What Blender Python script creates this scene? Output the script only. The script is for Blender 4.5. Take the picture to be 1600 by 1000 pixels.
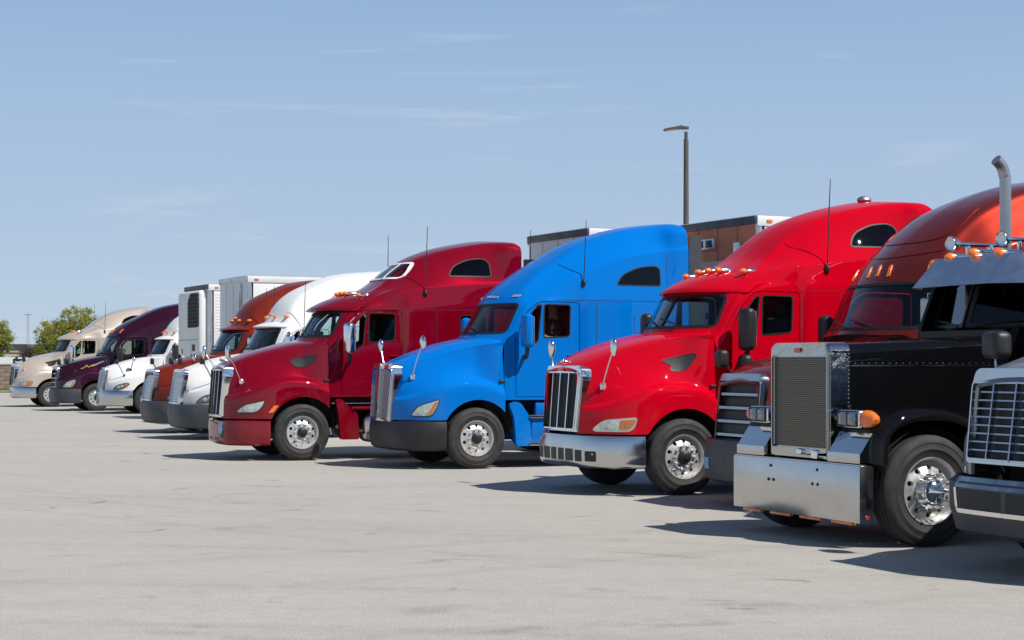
import bpy, bmesh, math, random
from mathutils import Vector, Matrix
from mathutils.bvhtree import BVHTree
from mathutils.geometry import delaunay_2d_cdt

for o in list(bpy.data.objects):
    bpy.data.objects.remove(o)
scene = bpy.context.scene
COL = scene.collection
R = math.radians
random.seed(7)

# ------------------------------------------------------------------ camera
cam_d = bpy.data.cameras.new("camera")
cam = bpy.data.objects.new("camera", cam_d)
COL.objects.link(cam)
cam.location = (0, 0, 1.72)
cam.rotation_euler = (R(90), 0, 0)
cam_d.sensor_width = 36.0
cam_d.lens = 2700 / 1600 * 36.0
cam_d.shift_y = 68 / 1600
cam_d.clip_start = 0.1
cam_d.clip_end = 6000
scene.camera = cam

# ------------------------------------------------------------------ light
SUN = Vector((0.327, -0.225, 0.5)).normalized()      # direction towards the sun
sun_el = math.asin(SUN.z)
sun_az = math.atan2(SUN.x, SUN.y)
world = bpy.data.worlds.new("World")
scene.world = world
world.use_nodes = True
wn = world.node_tree
for n in list(wn.nodes):
    wn.nodes.remove(n)
w_out = wn.nodes.new('ShaderNodeOutputWorld')
w_bg = wn.nodes.new('ShaderNodeBackground')
w_bg.inputs['Strength'].default_value = 0.105
sky = wn.nodes.new('ShaderNodeTexSky')
sky.sky_type = 'NISHITA'
sky.sun_disc = False
sky.sun_elevation = sun_el
sky.sun_rotation = sun_az
sky.altitude = 200
sky.air_density = 0.6
sky.dust_density = 0.2
sky.ozone_density = 4.0
# thin cirrus drawn on the sky sphere
w_tc = wn.nodes.new('ShaderNodeTexCoord')
w_map = wn.nodes.new('ShaderNodeMapping')
w_map.inputs['Scale'].default_value = (4.0, 4.0, 40.0)
w_map.inputs['Rotation'].default_value = (0.0, R(4), 0.0)
w_noise = wn.nodes.new('ShaderNodeTexNoise')
w_noise.inputs['Scale'].default_value = 1.5
w_noise.inputs['Detail'].default_value = 6
w_noise.inputs['Roughness'].default_value = 0.55
w_noise.inputs['Distortion'].default_value = 0.7
w_ramp = wn.nodes.new('ShaderNodeValToRGB')
w_ramp.color_ramp.elements[0].position = 0.58
w_ramp.color_ramp.elements[0].color = (0, 0, 0, 1)
w_ramp.color_ramp.elements[1].position = 0.80
w_ramp.color_ramp.elements[1].color = (0.36, 0.36, 0.36, 1)
w_mix = wn.nodes.new('ShaderNodeMixRGB')
w_mix.inputs['Color2'].default_value = (7.2, 7.2, 7.6, 1)
wn.links.new(w_tc.outputs['Generated'], w_map.inputs['Vector'])
wn.links.new(w_map.outputs['Vector'], w_noise.inputs['Vector'])
wn.links.new(w_noise.outputs['Fac'], w_ramp.inputs['Fac'])
wn.links.new(w_ramp.outputs['Color'], w_mix.inputs['Fac'])
# a thin milky veil over the whole sky, thickest where the air path is longest
w_sep = wn.nodes.new('ShaderNodeSeparateXYZ')
wn.links.new(w_tc.outputs['Generated'], w_sep.inputs['Vector'])
w_el = wn.nodes.new('ShaderNodeMapRange')
w_el.inputs['From Min'].default_value = 0.15
w_el.inputs['From Max'].default_value = 0.60
w_el.inputs['To Min'].default_value = 0.85
w_el.inputs['To Max'].default_value = 0.05
wn.links.new(w_sep.outputs['Z'], w_el.inputs['Value'])
w_tone = wn.nodes.new('ShaderNodeMapRange')
w_tone.inputs['From Min'].default_value = 0.0
w_tone.inputs['From Max'].default_value = 0.24
wn.links.new(w_sep.outputs['Z'], w_tone.inputs['Value'])
w_veilc = wn.nodes.new('ShaderNodeMixRGB')
w_veilc.inputs['Color1'].default_value = (4.90, 5.80, 6.90, 1)
w_veilc.inputs['Color2'].default_value = (3.10, 4.85, 7.30, 1)
wn.links.new(w_tone.outputs['Result'], w_veilc.inputs['Fac'])
w_veil = wn.nodes.new('ShaderNodeMixRGB')
wn.links.new(w_veilc.outputs['Color'], w_veil.inputs['Color2'])
wn.links.new(w_el.outputs['Result'], w_veil.inputs['Fac'])
wn.links.new(sky.outputs['Color'], w_veil.inputs['Color1'])
wn.links.new(w_veil.outputs['Color'], w_mix.inputs['Color1'])
wn.links.new(w_mix.outputs['Color'], w_bg.inputs['Color'])
wn.links.new(w_bg.outputs['Background'], w_out.inputs['Surface'])

sun_d = bpy.data.lights.new("sun", 'SUN')
sun_d.energy = 5.0
sun_d.angle = R(0.5)
sun_d.color = (1.0, 0.95, 0.88)
sun_o = bpy.data.objects.new("sun", sun_d)
COL.objects.link(sun_o)
sun_o.rotation_euler = SUN.to_track_quat('Z', 'Y').to_euler()
sun_o.location = (20, -20, 40)

scene.view_settings.view_transform = 'Standard'
scene.view_settings.look = 'None'
scene.view_settings.gamma = 1.0
scene.view_settings.exposure = 0.0
scene.view_settings.use_curve_mapping = False
scene.render.engine = 'CYCLES'
scene.cycles.max_bounces = 8
scene.cycles.transparent_max_bounces = 16

# ------------------------------------------------------------------ materials
MATS = {}


def new_mat(name):
    m = bpy.data.materials.new(name)
    m.use_nodes = True
    return m, m.node_tree, m.node_tree.nodes['Principled BSDF']


def noise_into(nt, bsdf, base, amount, scale, socket='Base Color', detail=4, stretch=None):
    """break a flat value up with object-space noise"""
    tc = nt.nodes.new('ShaderNodeTexCoord')
    mp = nt.nodes.new('ShaderNodeMapping')
    if stretch:
        mp.inputs['Scale'].default_value = stretch
    nz = nt.nodes.new('ShaderNodeTexNoise')
    nz.inputs['Scale'].default_value = scale
    nz.inputs['Detail'].default_value = detail
    nt.links.new(tc.outputs['Object'], mp.inputs['Vector'])
    nt.links.new(mp.outputs['Vector'], nz.inputs['Vector'])
    rp = nt.nodes.new('ShaderNodeMapRange')
    rp.inputs['From Min'].default_value = 0.3
    rp.inputs['From Max'].default_value = 0.7
    nt.links.new(nz.outputs['Fac'], rp.inputs['Value'])
    if socket == 'Base Color':
        mx = nt.nodes.new('ShaderNodeMixRGB')
        mx.inputs['Color1'].default_value = tuple(c * (1 - amount) for c in base[:3]) + (1,)
        mx.inputs['Color2'].default_value = tuple(min(1, c * (1 + amount)) for c in base[:3]) + (1,)
        nt.links.new(rp.outputs['Result'], mx.inputs['Fac'])
        nt.links.new(mx.outputs['Color'], bsdf.inputs['Base Color'])
    else:
        rp.inputs['To Min'].default_value = base - amount
        rp.inputs['To Max'].default_value = base + amount
        nt.links.new(rp.outputs['Result'], bsdf.inputs[socket])
    return nz


def simple(name, col, rough=0.5, metal=0.0, var=0.0, vscale=8.0, coat=0.0, rvar=0.0, stretch=None, bump=0.0, bscale=60):
    m, nt, b = new_mat(name)
    b.inputs['Base Color'].default_value = (*col, 1)
    b.inputs['Roughness'].default_value = rough
    b.inputs['Metallic'].default_value = metal
    if coat:
        b.inputs['Coat Weight'].default_value = coat
        b.inputs['Coat Roughness'].default_value = 0.04
    if var:
        noise_into(nt, b, col, var, vscale, stretch=stretch)
    if rvar:
        noise_into(nt, b, rough, rvar, vscale * 0.7, socket='Roughness', stretch=stretch)
    if bump:
        tc = nt.nodes.new('ShaderNodeTexCoord')
        nz = nt.nodes.new('ShaderNodeTexNoise')
        nz.inputs['Scale'].default_value = bscale
        nz.inputs['Detail'].default_value = 5
        bp = nt.nodes.new('ShaderNodeBump')
        bp.inputs['Strength'].default_value = bump
        bp.inputs['Distance'].default_value = 0.01
        nt.links.new(tc.outputs['Object'], nz.inputs['Vector'])
        nt.links.new(nz.outputs['Fac'], bp.inputs['Height'])
        nt.links.new(bp.outputs['Normal'], b.inputs['Normal'])
    MATS[name] = m
    return m


def paint(name, col, metal=0.0, rough=0.38, dirt=(0.30, 0.27, 0.24), dirt_amt=0.025, coat=0.5):
    """clear-coated body paint with road film that thickens towards the sills"""
    m, nt, b = new_mat(name)
    b.inputs['Metallic'].default_value = metal
    b.inputs['Coat Weight'].default_value = coat
    b.inputs['Coat Roughness'].default_value = 0.012
    b.inputs['Specular IOR Level'].default_value = 0.0
    tc = nt.nodes.new('ShaderNodeTexCoord')
    nz = nt.nodes.new('ShaderNodeTexNoise')
    nz.inputs['Scale'].default_value = 2.2
    nz.inputs['Detail'].default_value = 8
    nz.inputs['Roughness'].default_value = 0.65
    nt.links.new(tc.outputs['Object'], nz.inputs['Vector'])
    sp = nt.nodes.new('ShaderNodeSeparateXYZ')
    nt.links.new(tc.outputs['Object'], sp.inputs['Vector'])
    hr = nt.nodes.new('ShaderNodeMapRange')
    hr.inputs['From Min'].default_value = 1.3
    hr.inputs['From Max'].default_value = 0.3
    hr.inputs['To Min'].default_value = 0.15
    hr.inputs['To Max'].default_value = 5.0
    nt.links.new(sp.outputs['Z'], hr.inputs['Value'])
    nr = nt.nodes.new('ShaderNodeMapRange')
    nr.inputs['From Min'].default_value = 0.38
    nr.inputs['From Max'].default_value = 0.75
    nt.links.new(nz.outputs['Fac'], nr.inputs['Value'])
    mu = nt.nodes.new('ShaderNodeMath')
    mu.operation = 'MULTIPLY'
    nt.links.new(hr.outputs['Result'], mu.inputs[0])
    nt.links.new(nr.outputs['Result'], mu.inputs[1])
    mu2 = nt.nodes.new('ShaderNodeMath')
    mu2.operation = 'MULTIPLY'
    mu2.use_clamp = True
    mu2.inputs[1].default_value = dirt_amt
    nt.links.new(mu.outputs[0], mu2.inputs[0])
    mx = nt.nodes.new('ShaderNodeMixRGB')
    mx.inputs['Color1'].default_value = (*col, 1)
    mx.inputs['Color2'].default_value = (*dirt, 1)
    nt.links.new(mu2.outputs[0], mx.inputs['Fac'])
    nt.links.new(mx.outputs['Color'], b.inputs['Base Color'])
    rr = nt.nodes.new('ShaderNodeMath')
    rr.operation = 'MULTIPLY_ADD'
    rr.inputs[1].default_value = 0.9
    rr.inputs[2].default_value = rough
    rr.use_clamp = True
    nt.links.new(mu2.outputs[0], rr.inputs[0])
    nt.links.new(rr.outputs[0], b.inputs['Roughness'])
    # gentle orange peel / panel waviness so that reflections wobble
    n2 = nt.nodes.new('ShaderNodeTexNoise')
    n2.inputs['Scale'].default_value = 3.5
    n2.inputs['Detail'].default_value = 2
    nt.links.new(tc.outputs['Object'], n2.inputs['Vector'])
    bp = nt.nodes.new('ShaderNodeBump')
    bp.inputs['Strength'].default_value = 0.06
    bp.inputs['Distance'].default_value = 0.03
    nt.links.new(n2.outputs['Fac'], bp.inputs['Height'])
    nt.links.new(bp.outputs['Normal'], b.inputs['Normal'])
    nt.links.new(bp.outputs['Normal'], b.inputs['Coat Normal'])
    MATS[name] = m
    return m


def glass(name, tint, fres=1.5):
    m = bpy.data.materials.new(name)
    m.use_nodes = True
    nt = m.node_tree
    nt.nodes.clear()
    out = nt.nodes.new('ShaderNodeOutputMaterial')
    tr = nt.nodes.new('ShaderNodeBsdfTransparent')
    tr.inputs['Color'].default_value = (*tint, 1)
    gl = nt.nodes.new('ShaderNodeBsdfGlossy')
    gl.inputs['Roughness'].default_value = 0.02
    gl.inputs['Color'].default_value = (0.9, 0.95, 1.0, 1)
    fr = nt.nodes.new('ShaderNodeFresnel')
    fr.inputs['IOR'].default_value = fres
    # thin pane: reflect once, on the face the ray enters through
    ge = nt.nodes.new('ShaderNodeNewGeometry')
    iv = nt.nodes.new('ShaderNodeMath')
    iv.operation = 'SUBTRACT'
    iv.inputs[0].default_value = 1.0
    nt.links.new(ge.outputs['Backfacing'], iv.inputs[1])
    mu = nt.nodes.new('ShaderNodeMath')
    mu.operation = 'MULTIPLY'
    nt.links.new(fr.outputs[0], mu.inputs[0])
    nt.links.new(iv.outputs[0], mu.inputs[1])
    mx = nt.nodes.new('ShaderNodeMixShader')
    nt.links.new(mu.outputs[0], mx.inputs[0])
    nt.links.new(tr.outputs[0], mx.inputs[1])
    nt.links.new(gl.outputs[0], mx.inputs[2])
    nt.links.new(mx.outputs[0], out.inputs['Surface'])
    MATS[name] = m
    return m


paint('paint_bright_red', (0.56, 0.0, 0.012), 0.0)
paint('paint_dark_red', (0.215, 0.0, 0.010), 0.12, coat=0.9)
paint('paint_blue', (0.0, 0.165, 0.58), 0.0)
paint('paint_tan', (0.66, 0.55, 0.46), 0.40, coat=0.9)
paint('paint_purple', (0.034, 0.004, 0.017), 0.30, coat=0.9)
paint('paint_white', (0.78, 0.78, 0.77), 0.0)
paint('paint_rust', (0.19, 0.022, 0.012), 0.1)
paint('paint_orange', (0.30, 0.026, 0.014), 0.74, rough=0.39, coat=0.9)
paint('paint_black', (0.004, 0.004, 0.005), 0.0, dirt_amt=0.02)
paint('paint_grey', (0.26, 0.28, 0.31), 0.6)
simple('chrome', (0.80, 0.81, 0.82), 0.10, 1.0, rvar=0.07, vscale=5)
simple('chrome_dull', (0.58, 0.58, 0.58), 0.17, 1.0, rvar=0.12, vscale=6)
simple('steel_brushed', (0.56, 0.56, 0.56), 0.20, 1.0, var=0.03, vscale=5, rvar=0.05)
simple('visor_steel', (0.88, 0.90, 0.94), 0.24, 1.0, rvar=0.08, vscale=5)
simple('exhaust_steel', (0.42, 0.43, 0.45), 0.42, 0.9, var=0.12, vscale=4)
simple('chrome_wavy', (0.50, 0.51, 0.52), 0.07, 1.0, bump=0.9, bscale=7)
simple('chrome_dark', (0.34, 0.37, 0.42), 0.22, 1.0, rvar=0.06, vscale=6)
simple('lamp_dark', (0.16, 0.18, 0.21), 0.08, 0.7, coat=1.0, var=0.5, vscale=30)
simple('alloy', (0.68, 0.68, 0.67), 0.42, 0.75, var=0.10, vscale=14, rvar=0.1)
simple('rubber', (0.028, 0.027, 0.026), 0.75, var=0.45, vscale=5, rvar=0.12, bump=0.2, bscale=90)
simple('plastic_black', (0.016, 0.016, 0.018), 0.48, var=0.25, vscale=6)
simple('plastic_grey', (0.045, 0.050, 0.058), 0.50, var=0.15, vscale=6)
simple('underbody', (0.010, 0.010, 0.010), 0.8, var=0.4, vscale=4)
simple('frame_paint', (0.020, 0.020, 0.021), 0.6, var=0.4, vscale=4)
simple('interior', (0.045, 0.042, 0.040), 0.8, var=0.2, vscale=5)
simple('interior_light', (0.22, 0.20, 0.18), 0.8, var=0.2, vscale=5)
simple('seat_cloth', (0.060, 0.060, 0.065), 0.9, var=0.2, vscale=20)
simple('curtain_green', (0.05, 0.20, 0.12), 0.9, var=0.4, vscale=12, stretch=(8, 8, .4))
simple('paper', (0.7, 0.7, 0.66), 0.9)
simple('gasket', (0.010, 0.010, 0.011), 0.55)
simple('mesh_dark', (0.020, 0.021, 0.022), 0.55)
simple('amber', (0.85, 0.19, 0.015), 0.18, coat=1.0, var=0.25, vscale=60)
simple('red_lens', (0.55, 0.02, 0.01), 0.2, coat=1.0)
simple('lens_white', (0.66, 0.67, 0.70), 0.12, 0.55, coat=1.0, var=0.15, vscale=40, rvar=0.1)
simple('lamp_base', (0.78, 0.79, 0.82), 0.14, 0.45, var=0.35, vscale=13)
simple('reflector', (0.85, 0.86, 0.88), 0.08, 1.0)
simple('mirror_glass', (0.85, 0.88, 0.9), 0.02, 1.0)
simple('plate_blue', (0.25, 0.42, 0.60), 0.4, var=0.5, vscale=30)
simple('gold', (0.62, 0.40, 0.10), 0.35, 0.6)
simple('silver_paint', (0.40, 0.40, 0.44), 0.35, 0.6)
simple('skin', (0.42, 0.24, 0.17), 0.6)
simple('cloth_navy', (0.030, 0.036, 0.05), 0.9, var=0.2, vscale=20)
simple('trailer_white', (0.78, 0.78, 0.77), 0.42, var=0.05, vscale=1.2, stretch=(1, 1, .25))
simple('trailer_front_grey', (0.74, 0.75, 0.76), 0.5, var=0.10, vscale=1.5, stretch=(1, 1, .3))
simple('trailer_orange', (0.80, 0.21, 0.075), 0.6, var=0.14, vscale=1.5, stretch=(1, 1, .3))
simple('trailer_tan', (0.74, 0.50, 0.39), 0.6, var=0.10, vscale=1.5, stretch=(1, 1, .3))
simple('aluminium', (0.62, 0.63, 0.64), 0.35, 0.9, var=0.12, vscale=3, rvar=0.1)
simple('dark_rail', (0.09, 0.09, 0.09), 0.6, var=0.3, vscale=3)
simple('pole_paint', (0.10, 0.085, 0.075), 0.55, var=0.15, vscale=2)
simple('lamp_lens', (0.75, 0.74, 0.68), 0.4)
simple('wall_brown', (0.27, 0.20, 0.16), 0.9, var=0.25, vscale=0.8, bump=0.3, bscale=9)
simple('wall_cap', (0.38, 0.34, 0.30), 0.9, var=0.15, vscale=2)
simple('beige_wall', (0.46, 0.40, 0.33), 0.9, var=0.1, vscale=0.6)
simple('roof_dark', (0.085, 0.075, 0.085), 0.9, var=0.2, vscale=1)
simple('car_white', (0.75, 0.76, 0.78), 0.3, coat=1.0)
simple('bark', (0.11, 0.085, 0.065), 0.95, var=0.35, vscale=4, bump=0.4, bscale=14)
simple('tower_steel', (0.30, 0.32, 0.34), 0.6)
glass('glass_clear', (0.82, 0.88, 0.87), 1.50)
glass('glass_screen', (0.74, 0.84, 0.85), 1.65)
glass('glass_tint', (0.22, 0.25, 0.27), 1.45)
glass('glass_smoke', (0.45, 0.50, 0.52), 1.5)


def mesh_screen(name, base, hole, scale, fine=True):
    """perforated / woven screen: bright wires over dark holes, in object space"""
    m, nt, b = new_mat(name)
    tc = nt.nodes.new('ShaderNodeTexCoord')
    mp = nt.nodes.new('ShaderNodeMapping')
    mp.inputs['Scale'].default_value = (scale, scale, scale)
    vo = nt.nodes.new('ShaderNodeTexVoronoi')
    vo.inputs['Scale'].default_value = 1.0
    vo.inputs['Randomness'].default_value = 0.0
    nt.links.new(tc.outputs['Object'], mp.inputs['Vector'])
    nt.links.new(mp.outputs['Vector'], vo.inputs['Vector'])
    rp = nt.nodes.new('ShaderNodeValToRGB')
    rp.color_ramp.elements[0].position = 0.46
    rp.color_ramp.elements[0].color = (*hole, 1)
    rp.color_ramp.elements[1].position = 0.52
    rp.color_ramp.elements[1].color = (*base, 1)
    nt.links.new(vo.outputs['Distance'], rp.inputs['Fac'])
    nt.links.new(rp.outputs['Color'], b.inputs['Base Color'])
    mr = nt.nodes.new('ShaderNodeMapRange')
    mr.inputs['From Min'].default_value = 0.46
    mr.inputs['From Max'].default_value = 0.52
    mr.inputs['To Max'].default_value = 0.95
    nt.links.new(vo.outputs['Distance'], mr.inputs['Value'])
    nt.links.new(mr.outputs['Result'], b.inputs['Metallic'])
    b.inputs['Roughness'].default_value = 0.3
    MATS[name] = m
    return m


mesh_screen('screen_bright', (0.20, 0.18, 0.145), (0.003, 0.003, 0.003), 48)
mesh_screen('screen_grey', (0.42, 0.43, 0.46), (0.07, 0.075, 0.08), 120)
mesh_screen('screen_silver', (0.66, 0.66, 0.66), (0.22, 0.22, 0.22), 110)


# ------------------------------------------------------------------ mesh helpers
def pchip(tab, x):
    if x <= tab[0][0]:
        return tab[0][1]
    if x >= tab[-1][0]:
        return tab[-1][1]
    n = len(tab)
    for i in range(n - 1):
        if x <= tab[i + 1][0]:
            break
    h = [tab[k + 1][0] - tab[k][0] for k in range(n - 1)]
    d = [(tab[k + 1][1] - tab[k][1]) / h[k] for k in range(n - 1)]

    def tang(k):
        if k == 0:
            return d[0]
        if k == n - 1:
            return d[-1]
        if d[k - 1] * d[k] <= 0:
            return 0.0
        w1 = 2 * h[k] + h[k - 1]
        w2 = h[k] + 2 * h[k - 1]
        return (w1 + w2) / (w1 / d[k - 1] + w2 / d[k])
    t = (x - tab[i][0]) / h[i]
    m0, m1 = tang(i) * h[i], tang(i + 1) * h[i]
    a, b = tab[i][1], tab[i + 1][1]
    return ((2 * t**3 - 3 * t**2 + 1) * a + (t**3 - 2 * t**2 + t) * m0 + (-2 * t**3 + 3 * t**2) * b + (t**3 - t**2) * m1)


def lerp(a, b, t):
    return a + (b - a) * t


def sstep(a, b, x):
    t = max(0.0, min(1.0, (x - a) / (b - a)))
    return t * t * (3 - 2 * t)


def catmull(pts, sub):
    """open Catmull-Rom through pts (tuples), sub segments per span"""
    out = []
    n = len(pts)
    for i in range(n - 1):
        p0 = pts[max(0, i - 1)]
        p1, p2 = pts[i], pts[i + 1]
        p3 = pts[min(n - 1, i + 2)]
        for k in range(sub):
            t = k / sub
            out.append(tuple(0.5 * ((2 * b) + (-a + c) * t + (2 * a - 5 * b + 4 * c - d) * t * t + (-a + 3 * b - 3 * c + d) * t**3)
                             for a, b, c, d in zip(p0, p1, p2, p3)))
    out.append(tuple(pts[-1]))
    return out


def rpoly(pts, r, n=5):
    """round the corners of a closed 2-D polygon"""
    out = []
    m = len(pts)
    rs = r if isinstance(r, (list, tuple)) else [r] * m
    for i in range(m):
        p = Vector(pts[i])
        a = Vector(pts[i - 1]) - p
        b = Vector(pts[(i + 1) % m]) - p
        rr = min(rs[i], a.length * 0.49, b.length * 0.49)
        if rr < 1e-5:
            out.append(tuple(p))
            continue
        A = p + a.normalized() * rr
        B = p + b.normalized() * rr
        for k in range(n + 1):
            t = k / n
            q = A * (1 - t)**2 + p * 2 * t * (1 - t) + B * t * t
            out.append((q.x, q.y))
    return out


def inpoly(x, y, poly):
    c = False
    j = len(poly) - 1
    for i in range(len(poly)):
        xi, yi = poly[i]
        xj, yj = poly[j]
        if (yi > y) != (yj > y) and x < (xj - xi) * (y - yi) / (yj - yi) + xi:
            c = not c
        j = i
    return c


def triang(outer, holes=(), step=None):
    """triangulate a polygon with holes; returns verts, tris, boundary loops (lists of vert indices)"""
    vs, es, loops = [], [], []
    for lp in [outer, *holes]:
        s = len(vs)
        vs += [Vector(p) for p in lp]
        idx = list(range(s, s + len(lp)))
        es += [(idx[k], idx[(k + 1) % len(idx)]) for k in range(len(idx))]
        loops.append(idx)
    if step:
        xs = [p[0] for p in outer]
        ys = [p[1] for p in outer]
        x = min(xs) + step * .5
        while x < max(xs):
            y = min(ys) + step * .5
            while y < max(ys):
                if inpoly(x, y, outer) and not any(inpoly(x, y, h) for h in holes):
                    if all((x - v.x)**2 + (y - v.y)**2 > (step * .35)**2 for v in vs):
                        vs.append(Vector((x, y)))
                y += step
            x += step
    r = delaunay_2d_cdt(vs, es, [], 0, 1e-7)
    V, F, orig = r[0], r[2], r[3]
    back = {}
    for i, o in enumerate(orig):
        for k in o:
            back[k] = i
    tris = []
    for f in F:
        cx = sum(V[i].x for i in f) / 3
        cy = sum(V[i].y for i in f) / 3
        if inpoly(cx, cy, outer) and not any(inpoly(cx, cy, h) for h in holes):
            tris.append(tuple(f))
    loops = [[back[i] for i in lp] for lp in loops]
    return [tuple(v) for v in V], tris, loops


class MB:
    """a bag of verts and faces"""

    def __init__(self):
        self.v, self.f, self.s = [], [], []

    def add(self, vs, fs, smooth=False):
        o = len(self.v)
        self.v += [tuple(p) for p in vs]
        self.f += [tuple(i + o for i in f) for f in fs]
        self.s += [smooth] * len(fs)
        return self

    def box(self, c, s, bev=0.0, rot=None, seg=2):
        bm = bmesh.new()
        bmesh.ops.create_cube(bm, size=1.0)
        for v in bm.verts:
            v.co = Vector((v.co.x * s[0], v.co.y * s[1], v.co.z * s[2]))
        if bev:
            bmesh.ops.bevel(bm, geom=bm.edges[:], offset=min(bev, min(s) * .49), segments=seg, profile=0.5, affect='EDGES')
        M = Matrix.Translation(c)
        if rot is not None:
            M = M @ (rot if isinstance(rot, Matrix) else Matrix.Rotation(rot, 4, 'Z'))
        bm.verts.index_update()
        self.add([M @ v.co for v in bm.verts], [[v.index for v in f.verts] for f in bm.faces], smooth=bool(bev))
        bm.free()
        return self

    def grid(self, rows, closed_u=False, closed_v=False, smooth=True, flip=False):
        nu, nv = len(rows), len(rows[0])
        vs = [p for r in rows for p in r]
        fs = []
        for i in range(nu if closed_u else nu - 1):
            for j in range(nv if closed_v else nv - 1):
                a, b = i * nv + j, i * nv + (j + 1) % nv
                c, d = ((i + 1) % nu) * nv + (j + 1) % nv, ((i + 1) % nu) * nv + j
                fs.append((a, b, c, d) if not flip else (d, c, b, a))
        return self.add(vs, fs, smooth)

    def tube(self, path, r, n=8, cap=True):
        P = [Vector(p) for p in path]
        rs = r if isinstance(r, (list, tuple)) else [r] * len(P)
        rows = []
        up = Vector((0.13, 0.21, 0.97))
        for i, p in enumerate(P):
            t = (P[min(i + 1, len(P) - 1)] - P[max(i - 1, 0)]).normalized()
            a = t.cross(up)
            if a.length < 1e-3:
                a = t.cross(Vector((1, 0, 0)))
            a.normalize()
            b = t.cross(a)
            rows.append([p + (a * math.cos(2 * math.pi * k / n) + b * math.sin(2 * math.pi * k / n)) * rs[i] for k in range(n)])
        o = len(self.v)
        self.grid(rows, closed_v=True)
        if cap:
            self.f.append(tuple(o + k for k in range(n))[::-1])
            self.f.append(tuple(o + (len(P) - 1) * n + k for k in range(n)))
            self.s += [False, False]
        return self

    def lathe(self, prof, n=32, axis='Y', c=(0, 0, 0), smooth=True):
        """prof: (radius, offset along axis)"""
        rows = []
        for r, o in prof:
            row = []
            for k in range(n):
                t = 2 * math.pi * k / n
                u, w = r * math.cos(t), r * math.sin(t)
                q = {'Y': (u, o, w), 'Z': (u, w, o), 'X': (o, u, w)}[axis]
                row.append((c[0] + q[0], c[1] + q[1], c[2] + q[2]))
            rows.append(row)
        return self.grid(rows, closed_v=True, smooth=smooth)

    def ball(self, c, r, nu=10, nv=16, M=None):
        rx, ry, rz = r if isinstance(r, (tuple, list)) else (r, r, r)
        rows = []
        for i in range(nu + 1):
            t = math.pi * (0.001 + 0.998 * i / nu)
            row = []
            for j in range(nv):
                p = 2 * math.pi * j / nv
                q = Vector((rx * math.sin(t) * math.cos(p), ry * math.sin(t) * math.sin(p), rz * math.cos(t)))
                if M:
                    q = M @ q
                row.append(Vector(c) + q)
            rows.append(row)
        return self.grid(rows, closed_v=True, flip=True)

    def prism(self, outer, d0, d1, fn, holes=(), smooth=False, step=None):
        """extrude a 2-D polygon with holes between depths d0 and d1; fn(u, v, d) -> 3-D"""
        V, T, L = triang(outer, holes, step)
        n = len(V)
        vs = [fn(p[0], p[1], d0) for p in V] + [fn(p[0], p[1], d1) for p in V]
        fs = [t for t in T] + [tuple(i + n for i in t[::-1]) for t in T]
        for lp in L:
            for k in range(len(lp)):
                a, b = lp[k], lp[(k + 1) % len(lp)]
                fs.append((a, a + n, b + n, b))
        self.add(vs, fs, smooth)
        return self

    def mesh(self, name, fix=True, sharp=35):
        me = bpy.data.meshes.new(name)
        me.from_pydata(self.v, [], self.f)
        me.polygons.foreach_set('use_smooth', [bool(x) for x in self.s])
        if fix:
            bm = bmesh.new()
            bm.from_mesh(me)
            bmesh.ops.remove_doubles(bm, verts=bm.verts[:], dist=1e-5)
            bmesh.ops.recalc_face_normals(bm, faces=bm.faces[:])
            bm.to_mesh(me)
            bm.free()
        me.validate()
        if sharp:
            me.set_sharp_from_angle(angle=R(sharp))
        me.update()
        return me


MAPY = lambda u, v, d: (u, d, v)       # polygon in side view, extruded across
MAPX = lambda u, v, d: (d, u, v)       # polygon in front view, extruded along
MAPZ = lambda u, v, d: (u, v, d)


def bvh_of(me):
    bm = bmesh.new()
    bm.from_mesh(me)
    t = BVHTree.FromBMesh(bm)
    bm.free()
    return t


def drape(bvh, poly, axis='Y', side=-1, off=0.004, depth=0.02, step=0.04, holes=(), mb=None, sub=0.05):
    """lay a flat outline onto a body surface seen from the side (axis Y) or the front (axis X)"""
    def dense(lp):
        out = []
        for i in range(len(lp)):
            a, b = Vector(lp[i]), Vector(lp[(i + 1) % len(lp)])
            k = max(1, int((b - a).length / sub))
            out += [tuple(a.lerp(b, j / k)) for j in range(k)]
        return out
    outer = dense(poly)
    holes = [dense(h) for h in holes]
    V, T, L = triang(outer, holes, step)
    if axis == 'Y':
        dr = Vector((0, -side, 0))
        org = lambda p: Vector((p[0], side * 4.0, p[1]))
    elif axis == 'Z':
        dr = Vector((0, 0, -1))
        org = lambda p: Vector((p[0], p[1], 8.0))
    else:
        dr = Vector((1, 0, 0))
        org = lambda p: Vector((-5.0, p[0], p[1]))
    top, bot = [], []
    for p in V:
        h = bvh.ray_cast(org(p), dr)
        if h[0] is None:
            q = bvh.find_nearest(org(p) + dr * 3)
            loc, nm = q[0], q[1]
        else:
            loc, nm = h[0], h[1]
        if nm.dot(dr) > 0:
            nm = -nm
        nm = (nm - dr).normalized()
        top.append(loc + nm * off)
        bot.append(loc - nm * depth)
    n = len(V)
    fs = list(T) + [tuple(i + n for i in t[::-1]) for t in T]
    for lp in L:
        for k in range(len(lp)):
            a, b = lp[k], lp[(k + 1) % len(lp)]
            fs.append((a, a + n, b + n, b))
    mb = mb or MB()
    mb.add(top + bot, fs, True)
    return mb


def strip_poly(path, w):
    """thin closed outline around a 2-D path"""
    P = [Vector(p) for p in path]
    L, Rr = [], []
    for i, p in enumerate(P):
        t = (P[min(i + 1, len(P) - 1)] - P[max(i - 1, 0)]).normalized()
        nrm = Vector((-t.y, t.x))
        ww = w if not isinstance(w, (list, tuple)) else w[i]
        L.append(tuple(p + nrm * ww / 2))
        Rr.append(tuple(p - nrm * ww / 2))
    return L + Rr[::-1]


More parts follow.
